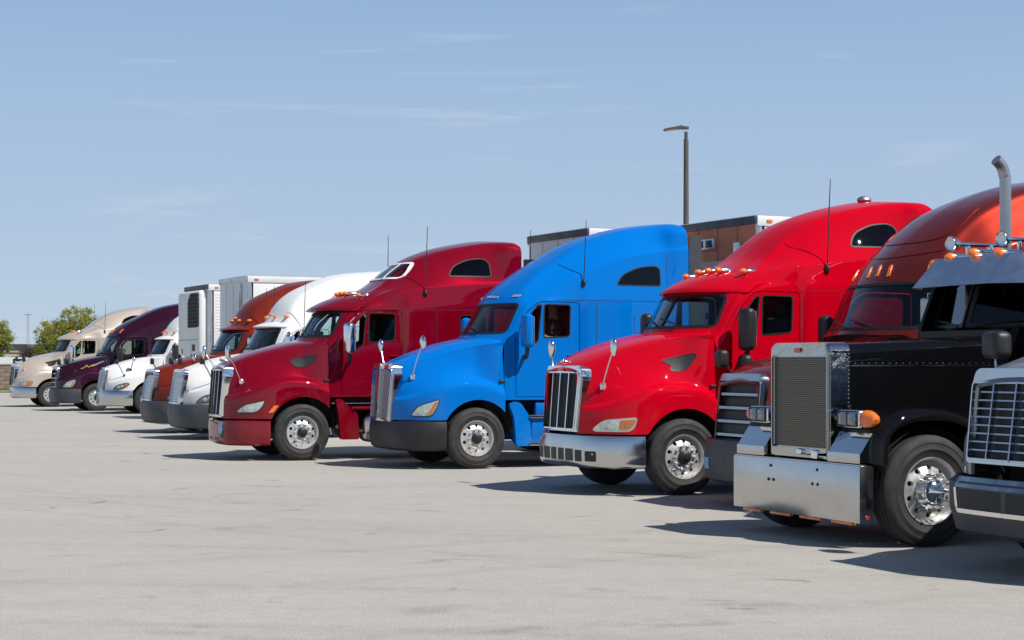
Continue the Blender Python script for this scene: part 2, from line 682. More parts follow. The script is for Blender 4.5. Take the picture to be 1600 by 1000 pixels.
def inset_poly(poly, d):
    """move a closed outline inwards (d > 0) or outwards (d < 0)"""
    n = len(poly)
    area = sum(poly[i][0] * poly[(i + 1) % n][1] - poly[(i + 1) % n][0] * poly[i][1] for i in range(n))
    sg = 1 if area > 0 else -1
    out = []
    for i in range(n):
        p0, p1, p2 = Vector(poly[i - 1]), Vector(poly[i]), Vector(poly[(i + 1) % n])
        e1 = (p1 - p0)
        e2 = (p2 - p1)
        if e1.length < 1e-7 or e2.length < 1e-7:
            out.append(tuple(p1))
            continue
        n1 = Vector((-e1.y, e1.x)).normalized() * sg
        n2 = Vector((-e2.y, e2.x)).normalized() * sg
        m = (n1 + n2)
        if m.length < 1e-5:
            m = n1
        m.normalize()
        k = d / max(0.35, m.dot(n1))
        out.append(tuple(p1 + m * k))
    return out


def set_mats(me, mats):
    """replace the material list without losing which face uses which slot"""
    idx = [0] * len(me.polygons)
    me.polygons.foreach_get('material_index', idx)
    me.materials.clear()
    for m in mats:
        me.materials.append(m)
    me.polygons.foreach_set('material_index', idx)


def temp(me):
    o = bpy.data.objects.new('tmp', me)
    COL.objects.link(o)
    return o


def boolean(base, cutter, op, sharp=32):
    a, b = temp(base), temp(cutter)
    m = a.modifiers.new('b', 'BOOLEAN')
    m.operation = op
    m.object = b
    m.solver = 'EXACT'
    dg = bpy.context.evaluated_depsgraph_get()
    me = bpy.data.meshes.new_from_object(a.evaluated_get(dg))
    bpy.data.objects.remove(a)
    bpy.data.objects.remove(b)
    set_mats(me, [None, None])
    me.set_sharp_from_angle(angle=R(sharp))
    return me


def solidify(me, t, mat_off=0, offset=-1):
    a = temp(me)
    m = a.modifiers.new('s', 'SOLIDIFY')
    m.thickness = t
    m.offset = offset
    m.material_offset = mat_off
    m.use_even_offset = False
    if mat_off:
        me.materials.append(None)
        me.materials.append(None)
    dg = bpy.context.evaluated_depsgraph_get()
    r = bpy.data.meshes.new_from_object(a.evaluated_get(dg))
    bpy.data.objects.remove(a)
    return r


def self_hits(me):
    bm = bmesh.new()
    bm.from_mesh(me)
    t = BVHTree.FromBMesh(bm)
    bm.faces.ensure_lookup_table()
    n = 0
    for a, b in t.overlap(t):
        if a < b and not {v.index for v in bm.faces[a].verts} & {v.index for v in bm.faces[b].verts}:
            n += 1
            break
    bm.free()
    return n


def split_side(me, sign):
    """keep the islands whose centre lies on one side of the middle plane"""
    bm = bmesh.new()
    bm.from_mesh(me)
    kill = [f for f in bm.faces if f.calc_center_median().y * sign < 0]
    bmesh.ops.delete(bm, geom=kill, context='FACES')
    r = bpy.data.meshes.new('side')
    bm.to_mesh(r)
    bm.free()
    return r


# ------------------------------------------------------------------ kits: a thing with its parts, placed many times
class Kit:
    def __init__(self):
        self.p = []

    def add(self, name, me, mats, parent=None, loc=(0, 0, 0), rot=(0, 0, 0), sharp=35, label=None):
        if isinstance(me, MB):
            me = me.mesh(name, sharp=sharp)
        if isinstance(mats, str):
            mats = [mats]
        self.p.append(dict(n=name, me=me, m=mats, par=parent, loc=loc, rot=rot, label=label))
        return len(self.p) - 1

    def place(self, name, label, cat, loc, rz, cmap, group=None, extra=None, skip=()):
        root = bpy.data.objects.new(name, None)
        COL.objects.link(root)
        root.empty_display_size = 0.3
        root.location = loc
        root.rotation_euler = (0, 0, rz)
        root['label'] = label
        root['category'] = cat
        if group:
            root['group'] = group
        made = []
        for d in self.p:
            if d['n'] in skip or (d['par'] is not None and made[d['par']] is None):
                made.append(None)
                continue
            if d['me'] is None:
                o = bpy.data.objects.new(d['n'], None)
                o.empty_display_size = 0.1
            else:
                keys = tuple(cmap.get((d['n'], k), cmap.get(k, k)) for k in d['m'])
                cache = d.setdefault('c', {})
                if keys not in cache:
                    me = d['me'].copy() if cache or True else d['me']
                    set_mats(me, [MATS[k] for k in keys])
                    cache[keys] = me
                o = bpy.data.objects.new(d['n'], cache[keys])
            COL.objects.link(o)
            o.parent = root if d['par'] is None else made[d['par']]
            o.location = d['loc']
            o.rotation_euler = d['rot']
            if d['label']:
                o['label'] = d['label']
            made.append(o)
        return root


def single(name, mb, mat, label=None, cat=None, group=None, kind=None, parent=None, sharp=35, fix=True):
    me = mb.mesh(name, sharp=sharp, fix=fix) if isinstance(mb, MB) else mb
    me.materials.clear()
    for k in ([mat] if isinstance(mat, str) else mat):
        me.materials.append(MATS[k])
    o = bpy.data.objects.new(name, me)
    COL.objects.link(o)
    if parent:
        o.parent = parent
    if label:
        o['label'] = label
    if cat:
        o['category'] = cat
    if group:
        o['group'] = group
    if kind:
        o['kind'] = kind
    return o


# truck frame: x backwards along the truck, y away from the camera, z up; origin on the ground under the steer axle
YAW = math.atan2(1, 2)
AX = Vector((2, 1, 0)).normalized()      # backwards
CX = Vector((-1, 2, 0)).normalized()     # across, away from the camera


def spot(near, lon, half=1.2, yaw=YAW):
    p = AX * lon + CX * near + Vector((-math.sin(yaw), math.cos(yaw), 0)) * half
    return (p.x, p.y, 0.0)


# ------------------------------------------------------------------ setting
def lot_material():
    m, nt, b = new_mat('concrete_lot')
    tc = nt.nodes.new('ShaderNodeTexCoord')

    def noise(scale, detail, rough, stretch=(1, 1, 1), rot=0.0, dist=0.0):
        mp = nt.nodes.new('ShaderNodeMapping')
        mp.inputs['Scale'].default_value = stretch
        mp.inputs['Rotation'].default_value = (0, 0, rot)
        n = nt.nodes.new('ShaderNodeTexNoise')
        n.inputs['Scale'].default_value = scale
        n.inputs['Detail'].default_value = detail
        n.inputs['Roughness'].default_value = rough
        n.inputs['Distortion'].default_value = dist
        nt.links.new(tc.outputs['Object'], mp.inputs['Vector'])
        nt.links.new(mp.outputs['Vector'], n.inputs['Vector'])
        return n.outputs['Fac']

    def ramp(src, a, b_, ca, cb):
        r = nt.nodes.new('ShaderNodeValToRGB')
        r.color_ramp.elements[0].position = a
        r.color_ramp.elements[0].color = (*ca, 1)
        r.color_ramp.elements[1].position = b_
        r.color_ramp.elements[1].color = (*cb, 1)
        nt.links.new(src, r.inputs['Fac'])
        return r.outputs['Color']

    def mult(a, b_, fac=1.0):
        mx = nt.nodes.new('ShaderNodeMixRGB')
        mx.blend_type = 'MULTIPLY'
        mx.inputs['Fac'].default_value = fac
        nt.links.new(a, mx.inputs['Color1'])
        nt.links.new(b_, mx.inputs['Color2'])
        return mx.outputs['Color']
    base = ramp(noise(0.16, 6, 0.6, dist=0.6), 0.30, 0.72, (0.446, 0.429, 0.388), (0.486, 0.468, 0.427))
    # wide worn wheel lanes sweeping across the apron
    lanes = ramp(noise(0.55, 4, 0.6, (0.16, 1.0, 1), 0.35, 0.5), 0.36, 0.60, (0.955, 0.95, 0.945), (1, 1, 1))
    lanes2 = ramp(noise(0.8, 5, 0.65, (0.12, 1.1, 1), -0.25, 0.9), 0.34, 0.56, (0.965, 0.96, 0.955), (1, 1, 1))
    scuff = ramp(noise(3.2, 6, 0.7, (0.10, 1.4, 1), 0.12, 0.4), 0.30, 0.47, (0.90, 0.89, 0.88), (1, 1, 1))
    spots = ramp(noise(1.3, 3, 0.5, dist=1.2), 0.27, 0.36, (0.78, 0.75, 0.72), (1, 1, 1))
    grit = ramp(noise(48, 4, 0.75), 0.30, 0.70, (0.66, 0.66, 0.655), (1.24, 1.24, 1.24))
    blot = ramp(noise(5.5, 5, 0.65, (.8, 1.1, 1), .1, .3), 0.32, 0.66, (0.93, 0.925, 0.92), (1.03, 1.03, 1.03))
    agg = ramp(noise(240, 2, 0.6), 0.33, 0.66, (0.84, 0.84, 0.85), (1.08, 1.08, 1.06))
    c = mult(base, lanes)
    c = mult(c, lanes2)
    c = mult(c, scuff, 0.4)
    c = mult(c, spots, 0.8)
    c = mult(c, grit)
    c = mult(c, blot)
    c = mult(c, agg)
    nt.links.new(c, b.inputs['Base Color'])
    b.inputs['Roughness'].default_value = 0.88
    bp = nt.nodes.new('ShaderNodeBump')
    bp.inputs['Strength'].default_value = 0.55
    bp.inputs['Distance'].default_value = 0.006
    nt.links.new(noise(110, 5, 0.7), bp.inputs['Height'])
    nt.links.new(bp.outputs['Normal'], b.inputs['Normal'])
    MATS['concrete_lot'] = m


lot_material()


def grass_material():
    m, nt, b = new_mat('grass_ground')
    nz = noise_into(nt, b, (0.11, 0.14, 0.035), 0.4, 0.5, detail=8)
    b.inputs['Roughness'].default_value = 0.95
    MATS['grass_ground'] = m
    m2, nt2, b2 = new_mat('grass_blades')
    noise_into(nt2, b2, (0.12, 0.17, 0.03), 0.45, 0.7, detail=6)
    b2.inputs['Roughness'].default_value = 0.8
    MATS['grass_blades'] = m2


grass_material()


def alpha_mark(name, col, strength, stretch):
    """rubber laid down on the concrete: patchy, feathered at the edges by noise"""
    m = bpy.data.materials.new(name)
    m.use_nodes = True
    nt = m.node_tree
    nt.nodes.clear()
    out = nt.nodes.new('ShaderNodeOutputMaterial')
    tr = nt.nodes.new('ShaderNodeBsdfTransparent')
    df = nt.nodes.new('ShaderNodeBsdfDiffuse')
    df.inputs['Color'].default_value = (*col, 1)
    uv = nt.nodes.new('ShaderNodeUVMap')
    sp = nt.nodes.new('ShaderNodeSeparateXYZ')
    nt.links.new(uv.outputs[0], sp.inputs[0])
    # feather across (v) and along (u)
    def bumpf(sock, p):
        a = nt.nodes.new('ShaderNodeMath'); a.operation = 'SUBTRACT'; a.inputs[1].default_value = 0.5
        nt.links.new(sock, a.inputs[0])
        c = nt.nodes.new('ShaderNodeMath'); c.operation = 'ABSOLUTE'
        nt.links.new(a.outputs[0], c.inputs[0])
        d = nt.nodes.new('ShaderNodeMapRange')
        d.inputs['From Min'].default_value = 0.5
        d.inputs['From Max'].default_value = p
        nt.links.new(c.outputs[0], d.inputs['Value'])
        return d.outputs['Result']
    tc = nt.nodes.new('ShaderNodeTexCoord')
    nz = nt.nodes.new('ShaderNodeTexNoise')
    nz.inputs['Scale'].default_value = 2.0
    nz.inputs['Detail'].default_value = 7
    nz.inputs['Roughness'].default_value = 0.75
    nt.links.new(tc.outputs['Object'], nz.inputs['Vector'])
    nr = nt.nodes.new('ShaderNodeMapRange')
    nr.inputs['From Min'].default_value = 0.40
    nr.inputs['From Max'].default_value = 0.72
    nt.links.new(nz.outputs['Fac'], nr.inputs['Value'])
    m1 = nt.nodes.new('ShaderNodeMath'); m1.operation = 'MULTIPLY'
    nt.links.new(bumpf(sp.outputs['X'], 0.1), m1.inputs[0])
    nt.links.new(bumpf(sp.outputs['Y'], 0.15), m1.inputs[1])
    m2 = nt.nodes.new('ShaderNodeMath'); m2.operation = 'MULTIPLY'
    nt.links.new(m1.outputs[0], m2.inputs[0])
    nt.links.new(nr.outputs['Result'], m2.inputs[1])
    m3 = nt.nodes.new('ShaderNodeMath'); m3.operation = 'MULTIPLY'
    m3.inputs[1].default_value = strength
    nt.links.new(m2.outputs[0], m3.inputs[0])
    mx = nt.nodes.new('ShaderNodeMixShader')
    nt.links.new(m3.outputs[0], mx.inputs[0])
    nt.links.new(tr.outputs[0], mx.inputs[1])
    nt.links.new(df.outputs[0], mx.inputs[2])
    nt.links.new(mx.outputs[0], out.inputs['Surface'])
    MATS[name] = m


alpha_mark('tyre_rubber_mark', (0.12, 0.115, 0.11), 0.11, 1)
alpha_mark('skid_rubber_mark', (0.07, 0.065, 0.06), 0.55, 1)
alpha_mark('oil_stain_mark', (0.15, 0.125, 0.105), 0.26, 1)

# ground reaches the horizon; the concrete apron lies on it
g = MB().grid([[(-3000, -400, -0.004), (-3000, 5000, -0.004)], [(3000, -400, -0.004), (3000, 5000, -0.004)]], smooth=False)
single('ground', g, 'grass_ground', kind='structure')
EDGE0 = Vector((-60.0, 98.0, 0))      # far edge of the apron
EDGE1 = Vector((260.0, 135.0, 0))
lot = MB().add([(-160, -120, 0.0), (300, -120, 0.0), (300, 139.6, 0.0), (-160, 86.4, 0.0)], [(0, 1, 2, 3)])
LOT = single('parking_lot', lot, 'concrete_lot', kind='structure')


def mark(path, w, mat, name):
    P = [Vector((p[0], p[1], 0)) for p in catmull([tuple(q) for q in path], 8)]
    vs, fs, uv = [], [], []
    n = len(P)
    for i, p in enumerate(P):
        t = (P[min(i + 1, n - 1)] - P[max(i - 1, 0)]).normalized()
        nr = Vector((-t.y, t.x, 0))
        for s in (-1, 1):
            q = p + nr * w / 2 * s
            vs.append((q.x, q.y, 0.004))
            uv.append((i / (n - 1), 0.5 + 0.5 * s))
    for i in range(n - 1):
        fs.append((2 * i, 2 * i + 1, 2 * i + 3, 2 * i + 2))
    me = bpy.data.meshes.new(name)
    me.from_pydata(vs, [], fs)
    ul = me.uv_layers.new(name='UVMap')
    for lp in me.loops:
        ul.data[lp.index].uv = uv[lp.vertex_index]
    me.materials.append(MATS[mat])
    o = bpy.data.objects.new(name, me)
    COL.objects.link(o)
    o.parent = LOT
    return o


def ground_pt(px, py):
    z = 1.72 * 2700 / (py - 568)
    return ((px - 800) / 2700 * z, z)


rr = random.Random(11)
# long sweeping turns left by trucks pulling out of their slots (pairs of tracks)
for (pa, pb, pc) in [((-9, 9), (0, 14.5), (9, 21)), ((-14, 17), (-2, 16), (8, 11.5)), ((-20, 30), (-6, 20.5), (3, 12)),
                     ((-24, 26), (-10, 23), (6, 14)), ((-4, 7.5), (1.5, 9.6), (7, 13)), ((-18, 40), (-9, 27), (-3, 19)),
                     ((-8, 12), (0, 11), (6, 9)), ((-30, 48), (-16, 36), (-8, 30))]:
    for dd in (0.0, 2.05):
        mark([(pa[0] - dd * .3, pa[1] + dd), (pb[0] - dd * .2, pb[1] + dd), (pc[0], pc[1] + dd * .9)], 0.30 + rr.random() * .12, 'tyre_rubber_mark', 'tyre_mark')
for (x0, y0, x1, y1) in [(98, 786, 150, 783), (124, 790, 172, 781), (268, 766, 352, 758), (462, 779, 524, 782), (590, 836, 604, 832),
                         (330, 778, 420, 769), (640, 797, 700, 800), (935, 862, 1060, 868), (1060, 938, 1150, 940), (1120, 950, 1190, 952), (20, 800, 80, 792), (180, 834, 260, 826), (700, 850, 760, 842), (60, 872, 150, 866), (860, 808, 930, 806), (420, 800, 470, 794), (1180, 905, 1260, 912), (320, 868, 395, 862)]:
    a, b = ground_pt(x0, y0), ground_pt(x1, y1)
    mid = ((a[0] + b[0]) / 2 + rr.uniform(-.2, .2), (a[1] + b[1]) / 2 + rr.uniform(-.05, .05))
    mark([a, mid, b], 0.10, 'skid_rubber_mark', 'skid_mark')
for k in range(16):
    x, y = rr.uniform(-6, 6), rr.uniform(8, 26)
    l = rr.uniform(.5, 1.8)
    an = rr.uniform(-.5, .5)
    mark([(x, y), (x + l * .5 * math.cos(an), y + l * .5 * math.sin(an) + .02), (x + l * math.cos(an), y + l * math.sin(an))], rr.uniform(.2, .6), 'oil_stain_mark', 'oil_stain')


# ------------------------------------------------------------------ wheels
def tyre_mesh(r=0.5, w=0.27, rim=0.292):
    h = w / 2
    prof = [(rim - .012, -h + .035), (rim, -h + .012), (rim + .03, -h + .002), (r - .14, -h - .006), (r - .136, -h - .010), (r - .125, -h - .010), (r - .12, -h - .007),
            (r - .075, -h - .004), (r - .07, -h - .008), (r - .06, -h - .006), (r - .035, -h + .006), (r - .012, -h + .022), (r - .003, -h + .035)]
    half = list(prof)
    tread = []
    for a in (-.085, -.03, .03, .085):
        tread += [(r, a * w / .27 - .008), (r - .013, a * w / .27 - .007), (r - .013, a * w / .27 + .007), (r, a * w / .27 + .008)]
    full = half + tread + [(p[0], -p[1]) for p in half[::-1]]
    return MB().lathe(full, 56)


def rim_mesh(rim=0.292, w=0.27, holes=10):
    """bright ten-hole disc wheel with real hand holes; outward is -Y"""
    h = w / 2
    mb = MB()
    # rim well, flange and outer face ring
    mb.lathe([(rim - .05, h - .03), (rim - .045, 0.0), (rim - .034, -h + .075), (rim - .022, -h + .03), (rim - .012, -h + .004), (rim - .002, -h + .002),
              (rim + .001, -h + .012), (rim - .006, -h + .03)], 60)
    r1, r2, rh = 0.158, rim - .034, 0.026
    rc = 0.5 * (r1 + r2) + .002
    def face_o(r):
        return lerp(-h + .028, -h + .070, sstep(r1, r2, r)) if r > r1 else -h + .028
    n = 12
    for k in range(holes):
        t0 = 2 * math.pi * k / holes
        dt = math.pi / holes
        sq, ci, ci2 = [], [], []
        # sector outline, 4 sides x n/4... sampled to 24 points
        side = []
        for j in range(6):
            side.append((r2, lerp(-dt, dt, j / 6)))
        for j in range(6):
            side.append((lerp(r2, r1, j / 6), dt))
        for j in range(6):
            side.append((r1, lerp(dt, -dt, j / 6)))
        for j in range(6):
            side.append((lerp(r1, r2, j / 6), -dt))
        for (r, t) in side:
            sq.append((r * math.cos(t0 + t), face_o(r), r * math.sin(t0 + t)))
            ang = math.atan2(rc * t, r - rc)
            x, y = rc + rh * math.cos(ang), rh * math.sin(ang)
            rr_ = math.hypot(x, y)
            tt = math.atan2(y, x)
            ci.append((rr_ * math.cos(t0 + tt), face_o(rr_) - .001, rr_ * math.sin(t0 + tt)))
            x, y = rc + rh * .9 * math.cos(ang), rh * .9 * math.sin(ang)
            rr_ = math.hypot(x, y)
            tt = math.atan2(y, x)
            ci2.append((rr_ * math.cos(t0 + tt), face_o(rr_) + .03, rr_ * math.sin(t0 + tt)))
        mb.grid([sq, ci, ci2], closed_v=True)
    # raised bolt ring and centre bore
    mb.lathe([(r1, -h + .028), (r1 - .006, -h + .020), (.092, -h + .018), (.088, -h + .05), (.088, 0)], 48)
    return mb


def lug_mesh(w=0.27, rc=0.142, n=10):
    mb = MB()
    h = w / 2
    for k in range(n):
        t = 2 * math.pi * (k + .5) / n
        c = (rc * math.cos(t), 0, rc * math.sin(t))
        mb.lathe([(.019, -h + .018), (.019, -h + .006), (.0145, -h + .004), (.0145, -h - .018), (.010, -h - .024), (.0005, -h - .025)], 6, c=c, smooth=False)
    return mb


def hub_mesh(w=0.27):
    h = w / 2
    return MB().lathe([(.090, -h + .03), (.088, -h - .005), (.078, -h - .012), (.074, -h - .045), (.066, -h - .052), (.040, -h - .056), (.036, -h - .066), (.0005, -h - .068)], 24)


W_TYRE = tyre_mesh().mesh('tyre')
W_RIM = rim_mesh().mesh('rim', sharp=50)
W_LUG = lug_mesh().mesh('lug_nuts')
W_HUB = hub_mesh().mesh('hub')
W_TYRE24 = tyre_mesh(0.525, 0.28, 0.318).mesh('tyre')
W_RIM24 = rim_mesh(0.318, 0.28).mesh('rim', sharp=50)
W_DUAL = MB().lathe([(.28, -.10), (.27, -.06), (.25, .05), (.20, .07), (.17, .075), (.16, .05), (.10, .04), (.09, -.02), (.05, -.03), (.0005, -.03)], 40).mesh('rim')


def add_wheels(K, y=1.065, rear=(5.3, 6.62), spikes=False, r=0.5, steer=True):
    for s in (-1, 1):
        rot = (0, 0, 0 if s < 0 else math.pi)
        if steer:
            w = K.add('wheel', None, [], loc=(0, s * y, r), rot=(0, R(17) * s, rot[2]))
            K.add('tyre', W_TYRE24 if spikes else W_TYRE, 'rubber', w)
            K.add('rim', W_RIM24 if spikes else W_RIM, 'alloy', w)
            if spikes:
                hh = .14
                K.add('hub', MB().lathe([(.125, -hh + .02), (.120, -hh - .03), (.108, -hh - .05), (.085, -hh - .06), (.050, -hh - .09), (.022, -hh - .15), (.0005, -hh - .19)], 32), 'chrome', w)
                sp = MB().lathe([(.024, 0), (.022, -.03), (.017, -.05), (.012, -.09), (.014, -.115), (.006, -.125), (.0005, -.127)], 12).mesh('lug_spike')
                for k in range(10):
                    t = 2 * math.pi * (k + .5) / 10
                    K.add('lug_spike', sp, 'chrome', w, loc=(.152 * math.cos(t), -hh + .015, .152 * math.sin(t)))
            else:
                K.add('lug_nuts', W_LUG, 'alloy', w)
                K.add('hub', W_HUB, 'plastic_black', w)
        for x in rear:
            w = K.add('wheel', None, [], loc=(x, s * 1.09, 0.5), rot=rot)
            K.add('tyre', W_TYRE, 'rubber', w)
            K.add('tyre', W_TYRE, 'rubber', w, loc=(0, .34, 0))
            K.add('rim', W_DUAL, 'alloy', w)
    return K


def add_chassis(K, back=7.0, front=-1.0, tank=True, engine_w=.42, hood_h=1.5, ex=0.0):
    mb = MB()
    for s in (-1, 1):
        mb.box(((front + back) / 2, s * .43, .80), (back - front, .09, .27))
    for x in (1.0, 2.2, 3.4, 4.6, 6.0):
        mb.box((x, 0, .80), (.12, .86, .2))
    K.add('chassis', mb, 'frame_paint')
    ax = MB()
    ax.tube([(0, -1.0, .47), (0, -.5, .42), (0, .5, .42), (0, 1.0, .47)], .07, 8)
    for x in (5.3, 6.62):
        ax.tube([(x, -1.0, .5), (x, 1.0, .5)], .09, 8)
        ax.ball((x, 0, .5), (.25, .22, .22), 6, 10)
    K.add('axle', ax, 'underbody')
    en = MB()
    en.box((-.25 + ex, 0, 1.02), (1.5, engine_w * 2, hood_h - .55), .05)
    en.box((-.98 + ex, 0, .95), (.12, .84, .5), .02)
    if not ex:
        en.box((.35, 0, 1.1), (.3, 1.9, .8), .03)
    K.add('engine', en, 'underbody')
    # inner wheel wells
    ww = MB()
    for s in (-1, 1):
        rows = []
        for k in range(13):
            t = math.pi * (0.02 + .96 * k / 12)
            rows.append([(.03 - .60 * math.cos(t), s * .52, .52 + .60 * math.sin(t)), (.03 - .60 * math.cos(t), s * 1.12, .52 + .60 * math.sin(t))])
        ww.grid(rows)
        ww.box((.05, s * .50, .95), (1.35, .03, .75))
    K.add('wheel_well', ww, 'underbody')
    fw = MB()
    fw.box((5.9, 0, 1.12), (1.1, 1.0, .08), .02)
    fw.lathe([(.45, 1.16), (.45, 1.2), (.1, 1.21), (.09, 1.15)], 24, axis='Z', c=(5.9, 0, 0))
    K.add('fifth_wheel', fw, 'frame_paint')
    mf = MB()
    for s in (-1, 1):
        mf.box((7.3, s * 1.0, .62), (.02, .6, .75))
    K.add('mudflap', mf, 'rubber')


# ------------------------------------------------------------------ aerodynamic tractor family
def hood_mesh(P, half=False):
    x0, x1 = P['hx0'], P['hx1']
    rows = []
    NS = 44
    ss = []
    for i in range(NS + 1):
        t = i / NS
        ss.append(x0 + (x1 - x0) * (0.35 * t * t + 0.65 * t if t > 0 else 0))
    # extra stations right behind the nose
    ss += [x0 + d for d in (.004, .010, .02)]
    ss = sorted(set(ss))
    ac, ar, az = P.get('arch', (0.03, 0.63, 0.5))
    for s in ss:
        q = (s - x0) / (P.get('xfull', -.35) - x0)
        yw = P.get('yw', 1.2)
        yn = P['gw_body']
        yf = yn + (yw - yn) * ((1 - (1 - q)**P.get('e1', 2.4))**(1 / P.get('e2', 1.4)) if q < 1 else 1.0)
        zt = pchip(P['hood_top'], s)
        hw = pchip(P['hood_hw'], s)
        zc = pchip(P['crest'], s)
        bot = P.get('body_bot', .80)
        dx = s - ac
        circ = az + math.sqrt(max(0, ar * ar - dx * dx)) if abs(dx) < ar else 0
        zb = max(bot, circ) if s < 0.2 else max(circ, .86)
        zc = max(zc, zb + .10)
        sh = pchip(P['sh_drop'], s)
        fl = sstep(.05, .5, s)
        hw = lerp(hw, 1.075, fl)
        yi = max(yf - lerp(.14, .055, fl), hw + .035)
        yo = max(yf - .035, hw + .045)
        yf = max(yf, hw + .05)
        zs = zt - sh
        # concave cheek between hood shoulder and fender crest
        pts = [(0, zt), (.45 * hw, zt - .008), (.80 * hw, zt - .02 - sh * .15), (hw - .012, zs + .008), (hw + .006, zs - .028),
               (lerp(hw + .03, yi, .30), lerp(zs - .12, zc + .03, .42)), (lerp(hw + .03, yi, .66), lerp(zs - .12, zc + .03, .80)),
               (yi, zc + .004), (yo, zc - .045), (yf, zc - .13 if zc - .13 > zb else lerp(zc, zb, .6)), (yf + .004, lerp(min(zc - .13, zc), zb, .55)), (yf, zb)]
        pts = catmull(pts, 4)
        row = [(s, -y, z) for (y, z) in pts[::-1]] + [(s, y, z) for (y, z) in pts[1:]]
        rows.append(row)
    mb = MB().grid(rows)
    return mb.mesh('hood', sharp=None)


def cab_rows(P):
    xs = []
    a, b, c = P['cx0'], P['roof'][0][0], P['cx1']
    xs += [a + (P['ws1'] - a) * k / 22 for k in range(23)]
    n = 46
    xs += [P['ws1'] + (c - P['ws1']) * k / n for k in range(1, n + 1)]
    rows = []
    for s in xs:
        zt = pchip(P['roof'], s)
        wb = pchip(P['wb'], s)
        zsh = pchip(P['zsh'], s)
        ysh = pchip(P['ysh'], s)
        ys = pchip(P['yside'], s)
        zk = min(P.get('zk', 2.72), zsh - .12)
        zb = P.get('cab_bot', 1.12)
        d = zt - zsh
        e = min(.20, d * .42)
        pts = [(0, zt), (.34 * wb, zt - .006 * (1 + 3 * d)), (.66 * wb, zt - .03 * (.6 + 1.6 * d)), (.88 * wb, zt - e * .48), (wb, zt - e),
               (lerp(wb, ysh, .5), lerp(zt - e, zsh, .5)), (ysh - .012, zsh + .02), (ysh + .02, zsh - .05),
               (lerp(ysh, ys, .7), lerp(zsh, zk, .62)), (ys, zk), (ys, lerp(zk, zb, .2)), (ys, lerp(zk, zb, .5)), (ys, lerp(zk, zb, .8)), (ys, zb)]
        pts = catmull(pts, 4)
        fade = 1 - sstep(P['ws1'], P['ws1'] + .9, s)
        cv = P.get('curv', .30)
        def X(y):
            return s - cv * max(0.0, 1 - (abs(y) / 1.06)**2) * fade
        rows.append([(X(y), -y, z) for (y, z) in pts[::-1]] + [(X(y), y, z) for (y, z) in pts[1:]])
    return rows


def grille_fn(P):
    xb, zb, xt, zt = P['g']          # bottom and top of the grille plane
    L = math.hypot(xt - xb, zt - zb)
    ux, uz = (xt - xb) / L, (zt - zb) / L
    nx, nz = -uz, ux                  # pointing forward
    cv = P.get('g_curv', .05)
    hw = P['gw']

    def fn(y, h, d):
        return (xb + ux * h + nx * d + cv * (y / hw)**2, y, zb + uz * h + nz * d)
    return fn, L


